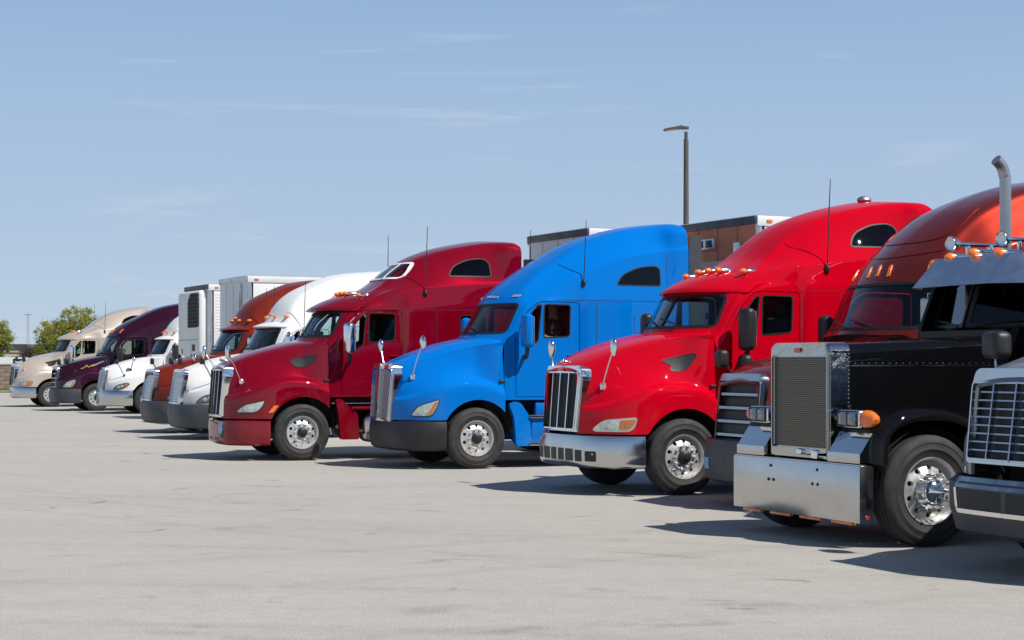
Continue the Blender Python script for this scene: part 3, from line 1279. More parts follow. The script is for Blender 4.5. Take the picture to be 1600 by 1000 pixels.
def add_grille(K, P):
    fn, L = grille_fn(P)
    w0, w1 = P['gw'] * P.get('g_taper', .94), P['gw']
    st = P['g_style']
    t = P.get('g_frame', .055)
    top = P.get('g_top', .10)
    out = rpoly([(-w0, 0), (w0, 0), (w1, L * .8), (w1 - .03, L), (-w1 + .03, L), (-w1, L * .8)], [.03, .03, .05, .09, .09, .05], 5)
    inn = rpoly([(-w0 + t, .04), (w0 - t, .04), (w1 - t, L * .8), (w1 - t - .01, L - top), (-w1 + t + .01, L - top), (-w1 + t, L * .8)], [.03, .03, .03, .05, .05, .03], 5)
    fr = MB().prism(out, -P.get('g_depth', .12), .012, fn, [inn])
    fr.prism(inset_poly(out, .007), .012, .022, fn, [inn])
    fr.prism(inset_poly(out, .018), .022, .030, fn, [inn])
    # a raised inner bead so the frame does not read as flat
    bead = inset_poly(inn, -.018)
    fr.prism(bead, .030, .042, fn, [inn])
    gi = K.add('grille', fr, P.get('g_mat', 'chrome'))
    K.add('grille_mesh', MB().prism(inset_poly(inn, -.01), -.045, -.03, fn), P.get('g_back', 'mesh_dark'), gi)
    iw = P['gw'] - t
    if st == 'vertical':
        n = P.get('g_n', 4)
        bar = MB().prism(rpoly([(-.013, .04), (.013, .04), (.013, L - top), (-.013, L - top)], .005, 2), -.03, .025, fn).mesh('bar')
        for k in range(1, n):
            y = -iw + 2 * iw * k / n
            b = MB()
            b.prism([(y * .95 - .012, .035), (y * .95 + .012, .035), (y + .012, L - top + .01), (y - .012, L - top + .01)], -.03, .026, fn)
            K.add('grille_bar', b, 'chrome', gi)
        for k in range(n):
            yc = -iw + 2 * iw * (k + .5) / n
            sl = MB()
            for j in range(26):
                h = .06 + (L - top - .08) * j / 25
                sl.prism([(yc - iw / n * .86, h - .004), (yc + iw / n * .86, h - .004), (yc + iw / n * .86, h + .004), (yc - iw / n * .86, h + .004)], -.03, -.008, fn)
            K.add('grille_screen', sl, 'plastic_black', gi)
    elif st == 'split':
        b = MB().prism([(-.022, -.005), (.022, -.005), (.026, L + .015), (-.026, L + .015)], -.03, .05, fn)
        K.add('grille_bar', b, 'chrome', gi)
        for s in (-1, 1):
            pl = rpoly([(s * .028, .045), (s * (w0 - t - .004), .045), (s * (w1 - t - .006), L - top - .02), (s * .030, L - top - .002)], .035, 4)
            K.add('grille_screen', MB().prism(pl, -.03, .012, fn), 'screen_grey', gi)
    elif st == 'louver':
        n = P.get('g_n', 6)
        for k in range(1, n):
            h = .04 + (L - top - .04) * k / n
            b = MB()
            b.prism([(-iw, h - .016), (iw, h - .016), (iw, h + .016), (-iw, h + .016)], -.03, .03, lambda y, hh, d: fn(y, hh + (d - .03) * .5, d), step=None)
            K.add('grille_bar', b, P.get('g_barmat', 'chrome_dull'), gi)
    elif st == 'bars':
        n = P.get('g_n', 9)
        for k in range(1, n):
            h = .04 + (L - top - .04) * k / n
            K.add('grille_bar', MB().prism([(-iw, h - .0065), (iw, h - .0065), (iw, h + .0065), (-iw, h + .0065)], -.02, .022, fn), 'chrome_dark', gi)
        for y in (-.42 * iw / .5 * .62, 0, .42 * iw / .5 * .62):
            K.add('grille_bar', MB().prism([(y - .008, .03), (y + .008, .03), (y + .008, L - top + .01), (y - .008, L - top + .01)], -.025, .016, fn), 'chrome_dark', gi)
    elif st == 'screen':
        K.add('grille_screen', MB().prism(inset_poly(inn, .005), -.03, .006, fn), 'screen_silver', gi)
        for k in range(1, 3):
            h = L * k / 3
            K.add('grille_bar', MB().prism([(-iw, h - .006), (iw, h - .006), (iw, h + .006), (-iw, h + .006)], -.02, .012, fn), 'chrome_dull', gi)
    if P.get('badge'):
        el = [(.055 * math.cos(a), L - top * .48 + .026 * math.sin(a)) for a in [2 * math.pi * k / 20 for k in range(20)]]
        K.add('emblem', MB().prism(el, .03, .046, fn), P['badge'], gi)
    return gi


def bumper_mesh(path, sect, th=.04):
    """path: (y, x) from centre to the end; sect: (outward offset, z) bottom to top"""
    half = catmull(path, 6)
    full = [(-y, x) for (y, x) in half[::-1]] + [(y, x) for (y, x) in half[1:]]
    rows = []
    n = len(full)
    for i, (y, x) in enumerate(full):
        a, b = full[max(0, i - 1)], full[min(n - 1, i + 1)]
        ty, tx = b[0] - a[0], b[1] - a[1]
        l = math.hypot(ty, tx) or 1
        ny, nx = tx / l, -ty / l          # outward (forward in the middle)
        if nx > 0 and abs(y) < .5:
            ny, nx = -ny, -nx
        rows.append([(x + nx * o, y + ny * o, z) for (o, z) in sect])
    mb = MB().grid(rows)
    me = mb.mesh('bumper', sharp=None)
    return me


def mirror_head(K, name, c, size, mat, back=None, parent=None, tilt=0.0, yawm=0.0):
    mb = MB()
    M = Matrix.Rotation(yawm, 4, 'Z') @ Matrix.Rotation(tilt, 4, 'Y')
    mb.box(c, size, min(size) * .42, rot=M, seg=4)
    i = K.add(name, mb, mat, parent)
    g_ = MB()
    cc = Vector(c) + M @ Vector((size[0] * .5 - .002, 0, 0))
    g_.box(cc, (.012, size[1] * .80, size[2] * .84), .005, rot=M)
    K.add('mirror_glass', g_, 'mirror_glass', i)
    return i


def squeeze(P, k=.95, x0=.51):
    f = lambda x: x0 + (x - x0) * k if x > x0 else x
    P = dict(P)
    for n in ('roof', 'wb', 'zsh', 'ysh', 'yside'):
        P[n] = [(f(x), z) for (x, z) in P[n]]
    P['door'] = [(f(x), z) for (x, z) in P['door']]
    for n in ('door_wins', 'sl_wins', 'seams'):
        P[n] = [[(f(x), z) for (x, z) in q] for q in P.get(n, [])]
    P['cx1'], P['ws1'] = f(P['cx1']), f(P['ws1'])
    P['markers'] = [(f(x), y, kd) for (x, y, kd) in P['markers']]
    P['antennas'] = [(s, f(x), z, t) for (s, x, z, t) in P['antennas']]
    if P.get('beacon'):
        P['beacon'] = f(P['beacon'])
    e = P['extender']
    P['extender'] = (f(e[0]), e[1], e[2])
    kn = P.get('nose', 1.0)
    if kn != 1.0:
        g = lambda x: -.5 + (x + .5) * kn if x < -.5 else x
        P['hx0'] = g(P['hx0'])
        for n in ('hood_top', 'hood_hw', 'crest', 'sh_drop'):
            P[n] = [(g(x), z) for (x, z) in P[n]]
        q = P['g']
        P['g'] = (g(q[0]), q[1], g(q[2]), q[3])
        P['b_path'] = [(y, g(x)) for (y, x) in P['b_path']]
        for n in ('lamp', 'lamp_amber'):
            if P.get(n):
                P[n] = [(g(x), z) for (x, z) in P[n]]
        P['lamp_bowls'] = [(g(x), z, r) for (x, z, r) in P['lamp_bowls']]
        P['hood_mirrors'] = [(s, g(bx), bz, (g(h[0]), h[1], h[2]), hr, m) for (s, bx, bz, h, hr, m) in P['hood_mirrors']]
    return P


def build_aero(P):
    P = squeeze(P, P.get('squeeze', .95))
    K = Kit()
    # ---- hood
    hood = hood_mesh(P)
    hb = bvh_of(hood)
    hs = solidify(hood, .03)
    hs.set_sharp_from_angle(angle=R(50))
    hi = K.add('hood', hs, 'paint')
    add_grille(K, P)
    if P.get('ornament'):
        h = hb.ray_cast(Vector((-1.16, 0, 6)), Vector((0, 0, -1)))
        z = h[0].z if h[0] else 1.75
        K.add('hood_ornament', MB().ball((-1.14, 0, z + .035), (.10, .022, .022), 8, 10).ball((-1.20, 0, z + .045), (.035, .03, .03), 8, 10).box((-1.12, 0, z + .012), (.12, .03, .03), .01), 'chrome', hi)
    # ---- cab shell with real openings
    rows = cab_rows(P)
    mb = MB().grid(rows)
    nv = len(rows[0])
    base = (len(rows) - 1) * nv
    mb.f.append(tuple(base + k for k in range(nv)))
    mb.s.append(False)
    shell = mb.mesh('cab', sharp=None)
    cb = bvh_of(shell)
    for th in (.016, .012, .009, .006, .004):
        solid = solidify(shell, th, 1)
        if not self_hits(solid):
            break
    thin = MB()
    thin_me = shell.copy()
    a = temp(thin_me)
    ms = a.modifiers.new('s', 'SOLIDIFY')
    ms.thickness = .004
    ms.offset = -1
    ds = a.modifiers.new('d', 'DISPLACE')
    ds.strength = -.006
    ds.mid_level = 0
    a.modifiers.move(1, 0)
    dg = bpy.context.evaluated_depsgraph_get()
    thin_me = bpy.data.meshes.new_from_object(a.evaluated_get(dg))
    bpy.data.objects.remove(a)

    door = P['door']
    wins = P['door_wins']
    cut = MB()
    for s in (-1, 1):
        cut.prism(inset_poly(door, -.006), s * .75, s * 1.6, MAPY)
    cut.prism(P['screen'], P['cx0'] - 1.0, P['ws1'] + .22, MAPX)
    for wpoly in P.get('sl_wins', []):
        for s in (-1, 1):
            cut.prism(wpoly, s * .62, s * 1.6, MAPY)
    cab = boolean(solid, cut.mesh('cut', sharp=None), 'DIFFERENCE')
    ci = K.add('cab', cab, ['paint', 'interior'])
    dc = MB()
    for s in (-1, 1):
        dc.prism(inset_poly(door, .005), s * .76, s * 1.6, MAPY, wins)
    doors = boolean(solid, dc.mesh('cut', sharp=None), 'INTERSECT')
    gmesh = []
    for w_ in wins:
        gl = MB()
        for s in (-1, 1):
            gl.prism(inset_poly(w_, -.012), s * .75, s * 1.6, MAPY)
        gmesh.append(boolean(thin_me, gl.mesh('cut', sharp=None), 'INTERSECT'))
    for s in (-1, 1):
        di = K.add('door', split_side(doors, s), ['paint', 'interior'])
        for gm_ in gmesh:
            K.add('window', split_side(gm_, s), 'glass_side', di)
        for w_ in wins:
            K.add('window_seal', drape(cb, inset_poly(w_, -.012), 'Y', s, .005, .03, step=None, holes=[inset_poly(w_, .008)]), P.get('seal', 'gasket'), di)
        # handle
        hx, hz = P.get('handle', (1.72, 1.86))
        hm = MB()
        hh = cb.ray_cast(Vector((hx, s * 4, hz)), Vector((0, -s, 0)))[0]
        hm.box((hx, hh.y + s * .012, hz), (.17, .03, .035), .01)
        K.add('handle', hm, 'paint', di)
    # windshield
    wc = MB().prism(inset_poly(P['screen'], -.012), P['cx0'] - 1.0, P['ws1'] + .22, MAPX)
    wm = boolean(thin_me, wc.mesh('cut', sharp=None), 'INTERSECT')
    wi = K.add('windshield', wm, 'glass_screen')
    K.add('windshield_seal', drape(cb, inset_poly(P['screen'], -.022), 'X', 1, .005, .03, step=None, holes=[inset_poly(P['screen'], .012)]), 'gasket', wi)
    if P.get('screen_split'):
        K.add('windshield_divider', drape(cb, [(-.02, P['screen_split'][0]), (.02, P['screen_split'][0]), (.02, P['screen_split'][1]), (-.02, P['screen_split'][1])], 'X', 1, .006, .03, step=None), 'gasket', wi)
    for y in (-.42, .10):
        z0 = P['screen_z0']
        wp = MB()
        pts = []
        for k in range(7):
            yy = y + .50 * k / 6
            zz = z0 + .03 + .10 * math.sin(k / 6 * 1.2)
            h = cb.ray_cast(Vector((-5, yy, zz)), Vector((1, 0, 0)))
            pts.append(h[0] + Vector((-.03, 0, .012)) if h[0] else Vector((.3, yy, zz)))
        wp.tube(pts, .011, 6)
        K.add('wiper', wp, 'plastic_black', wi)
    # sleeper windows
    for w_ in P.get('sl_wins', []):
        sc = MB()
        for s in (-1, 1):
            sc.prism(inset_poly(w_, -.012), s * .62, s * 1.6, MAPY)
        sm = boolean(thin_me, sc.mesh('cut', sharp=None), 'INTERSECT')
        for s in (-1, 1):
            si = K.add('sleeper_window', split_side(sm, s), 'glass_tint')
            K.add('window_seal', drape(cb, inset_poly(w_, -.012), 'Y', s, .005, .03, step=None, holes=[inset_poly(w_, .008)]), 'gasket', si)
    # seams in the body side
    for path in P.get('seams', []):
        for s in (-1, 1):
            K.add('panel_seam', drape(cb, strip_poly(path, .011), 'Y', s, .0012, .01, step=None), 'gasket', ci)
    # interior
    it = MB()
    it.box((1.25, 0, 1.20), (1.5, 2.1, .08))
    it.box((P['dash'], 0, P['screen_z0'] - .19), (.52, 1.96, .34), .08)
    K.add('dashboard', it, 'interior')
    for s in (-1, 1):
        st = MB()
        st.box((1.52, s * .55, 1.62), (.52, .52, .16), .06, seg=3)
        st.box((1.80, s * .55, 2.02), (.16, .50, .72), .07, rot=Matrix.Rotation(R(10), 4, 'Y'), seg=3)
        st.box((1.90, s * .55, 2.46), (.10, .28, .20), .05, seg=3)
        st.box((1.52, s * .55, 1.40), (.30, .30, .30), .03)
        K.add('seat', st, 'seat_cloth')
    sw = MB()
    ring = [(P['dash'] + .36 + .06 * math.sin(a), -.55 + .22 * math.cos(a), P['screen_z0'] - .03 + .20 * math.sin(a)) for a in [2 * math.pi * k / 24 for k in range(25)]]
    sw.tube(ring, .014, 6)
    sw.tube([(P['dash'] + .36, -.55, P['screen_z0'] - .03), (P['dash'] + .15, -.55, P['screen_z0'] - .18)], .03, 6)
    sw.tube([(P['dash'] + .36, -.76, P['screen_z0'] - .03), (P['dash'] + .36, -.34, P['screen_z0'] - .03)], .012, 6)
    K.add('steering_wheel', sw, 'plastic_black')
    cu = MB()
    rows = []
    for k in range(41):
        y = -1.05 + 2.1 * k / 40
        rows.append([(2.15 + .025 * math.sin(k * 1.9), y, 1.2), (2.15 + .03 * math.sin(k * 1.9 + .4), y, 2.62)])
    cu.grid(rows)
    K.add('curtain', cu, 'curtain')
    # ---- visor
    if P.get('visor'):
        v = P['visor']
        rows_t, rows_b = [], []
        NY = 28
        for k in range(NY + 1):
            y = -v['w'] + 2 * v['w'] * k / NY
            q = abs(y) / v['w']
            tip = v['x0'] + v['bow'] * q**2.2
            end = v['x1'] + v.get('bow1', .05) * q**2
            end = max(end, tip + .05)
            zt0 = v['z0'] - .02 * q**3
            ztop = v['z1'] - v.get('crown', .14) * q**2.5
            rowt, rowb = [], []
            for j in range(11):
                t = j / 10
                x = lerp(tip, end, t)
                z = zt0 + (ztop - zt0) * math.sin(t * math.pi / 2)**.85
                rowt.append((x, y, z))
                rowb.append((x, y, min(z - .012 * (1 if j else 0), zt0 - .012 + .03 * t + (ztop - zt0 - .06) * max(0, t - .35) / .65)))
            rows_t.append(rowt + rowb[::-1])
        vm = MB().grid(rows_t, closed_v=True)
        nvv = len(rows_t[0])
        vm.f.append(tuple(range(nvv)))
        vm.f.append(tuple((len(rows_t) - 1) * nvv + k for k in range(nvv)))
        vm.s += [False, False]
        K.add('visor', vm, P.get('visor_mat', 'paint'), sharp=60)
    # ---- marker lights
    body_bvh = cb
    if P.get('visor'):
        vb = bvh_of(K.p[-1]['me'])
    for (x, y, kind) in P.get('markers', []):
        h = cb.ray_cast(Vector((x, y, 8)), Vector((0, 0, -1)))
        z = h[0].z if h[0] else 2.8
        if P.get('visor'):
            h2 = vb.ray_cast(Vector((x, y, 8)), Vector((0, 0, -1)))
            if h2[0] and h2[0].z > z:
                z = h2[0].z
        if kind == 'tear':
            b0 = MB().ball((x + .10, y, z + .030), (.19, .050, .045), 8, 12)
            i = K.add('marker_light', b0, 'chrome')
            K.add('lens', MB().ball((x - .035, y, z + .036), (.065, .044, .040), 8, 12), P.get('marker_mat', 'amber'), i)
        elif kind == 'slot':
            K.add('marker_light', MB().box((x, y, z + .006), (.09, .05, .03), .012), P.get('marker_mat', 'lens_white'))
        else:
            K.add('marker_light', MB().ball((x, y, z + .02), (.07, .05, .04), 8, 12), P.get('marker_mat', 'amber'))
    for (y, z, w_, h_, an) in P.get('front_markers', []):
        c, s_ = math.cos(an), math.sin(an)
        pl = [(y + u * c - v_ * s_, z + u * s_ + v_ * c) for (u, v_) in [(-w_, -h_), (w_, -h_), (w_, h_), (-w_, h_)]]
        K.add('marker_light', drape(cb, rpoly(pl, .01, 2), 'X', 1, .015, .01, step=None), P.get('marker_mat', 'amber'))
    # ---- skylight
    if P.get('skylight'):
        for pl in P['skylight']:
            si = K.add('skylight', drape(cb, pl, 'X', 1, .010, .01, step=.08), 'glass_smoke')
            K.add('frame', drape(cb, inset_poly(pl, -.03), 'X', 1, .018, .01, step=None, holes=[pl]), 'trailer_white', si)
    # ---- bumper
    bm_ = bumper_mesh(P['b_path'], P['b_sect'])
    bb = bvh_of(bm_)
    bs = solidify(bm_, .03)
    bs.set_sharp_from_angle(angle=R(40))
    bi = K.add('bumper', bs, 'bumper')
    for (pl, mt, nm) in P.get('b_front', []):
        for s in (-1, 1):
            K.add(nm, drape(bb, [(s * y, z) for (y, z) in pl], 'X', 1, .016 if nm == 'bumper_trim' else .003, .02, step=None), mt, bi)
    for (pl, mt, nm) in P.get('b_side', []):
        for s in (-1, 1):
            K.add(nm, drape(bb, pl, 'Y', s, .003, .02, step=None), mt, bi)
    if P.get('plate'):
        K.add('licence_plate', drape(bb, P['plate'], 'X', 1, .012, .01, step=None), 'plate_blue', bi)
    # ---- lamps
    for s in (-1, 1):
        hl = K.add('headlight', drape(hb, P['lamp'], 'Y', s, .010, .02, step=.035), P.get('lamp_mat', 'lamp_base'))
        K.add('lamp_rim', drape(hb, inset_poly(P['lamp'], -.016), 'Y', s, .007, .02, step=None, holes=[inset_poly(P['lamp'], .006)]), P.get('lamp_rim', 'plastic_black'), hl)
        if P.get('lamp_amber'):
            K.add('turn_signal', drape(hb, P['lamp_amber'], 'Y', s, .016, .02, step=.035), 'amber', hl)
        for (cx, cz, r_) in P.get('lamp_bowls', []):
            el = [(cx + r_ * math.cos(a), cz + r_ * .9 * math.sin(a)) for a in [2 * math.pi * k / 18 for k in range(18)]]
            K.add('reflector', drape(hb, el, 'Y', s, .018, .02, step=.03), 'reflector', hl)
        K.add('lens', drape(hb, inset_poly(P['lamp'], .004), 'Y', s, .026, .001, step=.035), 'glass_clear', hl)
        if P.get('side_amber'):
            K.add('side_marker', drape(hb, P['side_amber'], 'Y', s, .012, .02, step=None), 'amber')
    # ---- air intake in the hood side
    if P.get('vent'):
        for s in (-1, 1):
            vi = K.add('hood_vent', drape(hb, P['vent'], 'Y', s, .004, .02, step=.04), 'mesh_dark')
            K.add('vent_rim', drape(hb, inset_poly(P['vent'], -.010), 'Y', s, .007, .02, step=None, holes=[inset_poly(P['vent'], .004)]), 'plastic_black', vi)
    for s in (-1, 1):
        h = hb.ray_cast(Vector((.45, s * 4, 1.42)), Vector((0, -s, 0)))
        if h[0]:
            K.add('hood_latch', MB().box(h[0] + Vector((.03, s * .006, 0)), (.12, .022, .035), .008).box(h[0] + Vector((-.02, s * .012, 0)), (.03, .02, .06), .008), 'plastic_black', hi)
    for path in P.get('roof_ridges', []):
        K.add('roof_ridge', drape(cb, strip_poly(catmull(path, 5), .016), 'X', 1, .010, .01, step=None), 'paint', ci)
    # ---- hood mirrors
    for (s, bx, bz, hp, hr, mt) in P.get('hood_mirrors', []):
        h = hb.ray_cast(Vector((bx, s * 4, bz)), Vector((0, -s, 0)))
        b0 = h[0] if h[0] else Vector((bx, s, bz))
        b1 = b0 + Vector((0, s * .03, 0))
        hd = Vector((hp[0], hp[1] * 1.0, hp[2]))
        if mt == 'plastic_black':
            bi2 = K.add('hood_mirror', MB().box(hd, (hr[0] * 2, hr[1] * 2, hr[2] * 2), min(hr) * .7, rot=R(-10 * s), seg=4), mt)
        else:
            bi2 = K.add('hood_mirror', MB().ball(hd, hr, 10, 16), mt)
        K.add('mirror_arm', MB().tube(catmull([tuple(b1), tuple(b1.lerp(hd, .45) + Vector((-.01, s * .03, .03))), tuple(hd)], 6), .0125, 8), P.get('hm_arm', 'chrome_dull'), bi2)
        K.add('mirror_foot', MB().box(b1, (.075, .05, .10), .02, seg=3), P.get('hm_foot', 'lens_white'), bi2)
    # ---- door mirrors
    mc = P['mirror']
    for s in (-1, 1):
        c = (mc['x'], s * mc['y'], mc['z'])
        m_i = mirror_head(K, 'door_mirror', c, mc['size'], 'mirror_shell', yawm=-s * R(12))
        arm = MB()
        arm.tube(catmull([(mc['x'] + .06, s * 1.10, mc['z'] - mc['size'][2] * .75), (mc['x'] + .03, s * (mc['y'] - .10), mc['z'] - mc['size'][2] * .78), (mc['x'] + .01, s * mc['y'], mc['z'] - mc['size'][2] * .45)], 6), .035, 8)
        if mc.get('bar'):
            arm.tube(catmull([(mc['x'] + .06, s * 1.10, mc['z'] + mc['size'][2] * .56), (mc['x'] + .03, s * (mc['y'] - .10), mc['z'] + mc['size'][2] * .58), (mc['x'] + .01, s * mc['y'], mc['z'] + mc['size'][2] * .45)], 6), .02, 8)
        K.add('mirror_arm', arm, 'plastic_black', m_i)
        if mc.get('convex'):
            mb2 = MB()
            mb2.box((mc['x'] - .03, s * (mc['y'] + .01), mc['z'] - mc['size'][2] * .5 - .16), (.16, .22, .22), .07, seg=4)
            K.add('convex_mirror', mb2, 'mirror_shell', m_i)
    # ---- antennas
    for (s, x, z, top) in P.get('antennas', []):
        h = cb.ray_cast(Vector((x, s * 4, z)), Vector((0, -s, 0)))
        if not h[0]:
            continue
        b0 = h[0] + Vector((0, s * .02, 0))
        ai = K.add('antenna', MB().tube([b0, b0 + Vector((.02, s * .01, (top - z) * .6)), b0 + Vector((.03, s * .03, top - z))], [.009, .008, .005], 6), 'plastic_black')
        K.add('antenna_base', MB().ball(b0, (.035, .04, .065), 8, 10), 'plastic_black', ai)
    if P.get('beacon'):
        x = P['beacon']
        h = cb.ray_cast(Vector((x, 0, 8)), Vector((0, 0, -1)))
        K.add('roof_beacon', MB().ball((x, 0, h[0].z + .03), (.11, .10, .06), 8, 14), 'exhaust_steel')
    # ---- side fairings, steps, tanks
    yo = 1.19
    for s in (-1, 1):
        pan = rpoly(P['guard'], .05, 4)
        gm = MB().prism(pan, s * (yo - .10), s * yo, MAPY)
        K.add('wheel_guard', gm, 'paint')
        if P['skirt'] == 'fairing':
            K.add('side_fairing', MB().box((2.35, s * 1.10, .60), (2.75, .14, .46), .03), 'paint')
            K.add('side_fairing', MB().box((2.6, s * 1.13, .97), (3.1, .10, .20), .03), 'paint')
            for (z0, d) in ((.845, .05), (.39, .05)):
                K.add('step', MB().box((1.55, s * (1.165), z0), (1.25, .12, .055), .012), 'steel_brushed')
        else:
            K.add('step', MB().box((2.2, s * 1.12, .92), (2.6, .20, .06), .02), 'paint')
            K.add('tank', MB().box((2.25, s * .92, .58), (2.3, .52, .56), .20, seg=4), 'steel_brushed')
            K.add('tank_step', MB().box((1.6, s * 1.17, .37), (.85, .10, .05), .012), 'steel_brushed')
    sl = MB()
    sl.box((2.5, 0, 1.06), (3.4, 1.9, .10))
    K.add('cab_floor', sl, 'underbody')
    if P.get('extender'):
        x, z0, z1 = P['extender']
        for s in (-1, 1):
            e = MB()
            e.prism(rpoly([(x, z0), (x + .30, z0), (x + .24, z1), (x, z1)], .03, 3), s * 1.17, s * 1.145, MAPY)
            K.add('extender', e, P.get('ext_mat', 'plastic_black'))
    add_chassis(K, hood_h=P.get('hood_h', 1.5))
    add_wheels(K)
    for (pl, mt, nm) in P.get('decals', []):
        K.add(nm, drape(hb, pl, 'Y', -1, .003, .004, step=.03, sub=.02), mt, hi)
    return K


def base_params():
    return dict(
        hx0=-1.33, hx1=.50, gw_body=.48, xfull=-.35, yw=1.19, e1=2.4, e2=1.35, body_bot=.80,
        hood_top=[(-1.33, 1.645), (-1.27, 1.695), (-.99, 1.83), (-.42, 2.01), (.12, 2.13), (.5, 2.17)],
        hood_hw=[(-1.33, .46), (-1.0, .57), (-.4, .75), (.2, .92), (.5, 1.0)],
        sh_drop=[(-1.33, .05), (-.5, .07), (.5, .08)],
        crest=[(-1.33, 1.16), (-1.1, 1.20), (-.8, 1.32), (-.45, 1.43), (-.15, 1.47), (.15, 1.45), (.5, 1.33)],
        arch=(.03, .63, .5),
        g=(-1.375, .82, -1.30, 1.69), gw=.58, g_frame=.075, g_style='vertical', g_n=4, badge='red_lens',
        cx0=.51, ws1=.95, cx1=4.4, curv=.30,
        roof=[(.51, 2.13), (.58, 2.21), (.90, 2.68), (.97, 2.755), (1.1, 2.83), (1.35, 2.97), (1.65, 3.15), (2.0, 3.46), (2.5, 3.75), (3.3, 3.97), (4.0, 4.06), (4.3, 4.06), (4.4, 4.02)],
        wb=[(.51, .93), (.97, .95), (1.35, .93), (1.7, .72), (2.0, .68), (2.6, .74), (3.4, .88), (3.9, .98), (4.12, 1.08), (4.4, 1.11)],
        zsh=[(.51, 2.03), (.58, 2.10), (.90, 2.56), (1.0, 2.66), (1.35, 2.86), (1.7, 2.99), (2.2, 3.08), (3.0, 3.17), (4.4, 3.26)],
        ysh=[(.51, 1.08), (1.35, 1.06), (2.0, 1.10), (4.4, 1.13)],
        yside=[(.51, 1.135), (1.88, 1.135), (2.05, 1.195), (4.4, 1.195)],
        door=rpoly([(.74, 1.16), (1.93, 1.16), (1.93, 2.68), (1.16, 2.685), (.90, 2.46), (.74, 2.05)], [.05, .05, .09, .10, .10, .05], 4),
        door_wins=[rpoly([(1.28, 2.10), (1.79, 2.14), (1.81, 2.62), (1.29, 2.63)], .05, 4),
                   rpoly([(1.02, 1.96), (1.17, 2.06), (1.235, 2.62), (1.17, 2.61), (.955, 2.36)], [.05, .03, .03, .04, .05], 3)],
        screen=rpoly([(-.98, 2.22), (.98, 2.22), (.93, 2.63), (-.93, 2.63)], .07, 4), screen_z0=2.20, screen_split=(2.2, 2.66), dash=.72,
        sl_wins=[rpoly([(2.93, 3.33), (3.78, 3.33), (3.75, 3.60), (3.62, 3.665), (3.35, 3.64), (3.05, 3.52)], [.06, .05, .10, .08, .1, .12], 4)],
        seams=[[(2.05, 2.70), (4.35, 2.70)], [(2.62, 1.15), (2.62, 2.70)], [(4.05, 1.2), (4.05, 3.2)]],
        visor=dict(x0=.42, x1=1.30, bow=.55, bow1=.0, w=1.10, z0=2.70, z1=3.00, crown=.20),
        markers=[(1.12, -.28, 'tear'), (1.12, 0, 'tear'), (1.12, .28, 'tear'), (1.22, -.80, 'tear'), (1.22, .80, 'tear')],
        lamp=rpoly([(-1.20, .85), (-1.10, .975), (-.70, 1.01), (-.74, .90), (-.80, .85)], [.04, .08, .03, .06, .05], 4),
        lamp_amber=rpoly([(-.93, .865), (-.92, .985), (-.715, 1.0), (-.755, .905), (-.81, .865)], .03, 3),
        lamp_bowls=[(-1.01, .915, .05)],
        vent=rpoly([(-.18, 1.76), (.23, 1.85), (.26, 1.83), (.16, 1.68), (.04, 1.62), (-.08, 1.63), (-.06, 1.70)], .02, 3),
        b_path=[(0, -1.36), (.42, -1.345), (.70, -1.29), (.91, -1.15), (1.05, -.95), (1.13, -.74), (1.165, -.57)],
        b_sect=[(-.05, .355), (0, .375), (.025, .42), (.03, .55), (.025, .70), (0, .775), (-.03, .785)],
        hood_mirrors=[(-1, -1.02, 1.42, (-.98, -.98, 1.93), (.045, .075, .125), 'chrome'), (1, -1.02, 1.42, (-.98, .98, 1.93), (.045, .075, .125), 'chrome')],
        mirror=dict(x=.80, y=1.42, z=2.17, size=(.16, .24, .56), convex=True),
        antennas=[(-1, 2.40, 3.00, 4.22), (1, 2.40, 3.00, 4.22)],
        guard=[(.60, 1.08), (.66, .84), (.70, .36), (1.05, .36), (1.02, .82), (.86, .95), (.70, 1.10)],
        skirt='tank', extender=(4.43, 1.3, 3.66), ornament=True,
    )


# --- tall-bonnet type with a brow visor (tan, dark red and bright red tractors)
PA = base_params()
KIT_RED = dict(PA)
KIT_RED.update(beacon=3.95, squeeze=.90, nose=.88, antennas=[(-1, 2.40, 3.00, 4.22)],
               b_front=[(rpoly([(.03, .44), (.20, .44), (.20, .60), (.03, .60)], .02, 3), 'plastic_black', 'bumper_opening'),
                        (rpoly([(.25, .44), (.46, .44), (.46, .60), (.25, .60)], .02, 3), 'plastic_black', 'bumper_opening'),
                        (rpoly([(.51, .44), (.66, .44), (.66, .59), (.51, .59)], .02, 3), 'plastic_black', 'bumper_opening'),
                        (rpoly([(.72, .445), (.88, .445), (.88, .58), (.72, .58)], .02, 3), 'plastic_black', 'bumper_opening')],
               lamp_rim='chrome_dull')
KIT_RED = build_aero(KIT_RED)

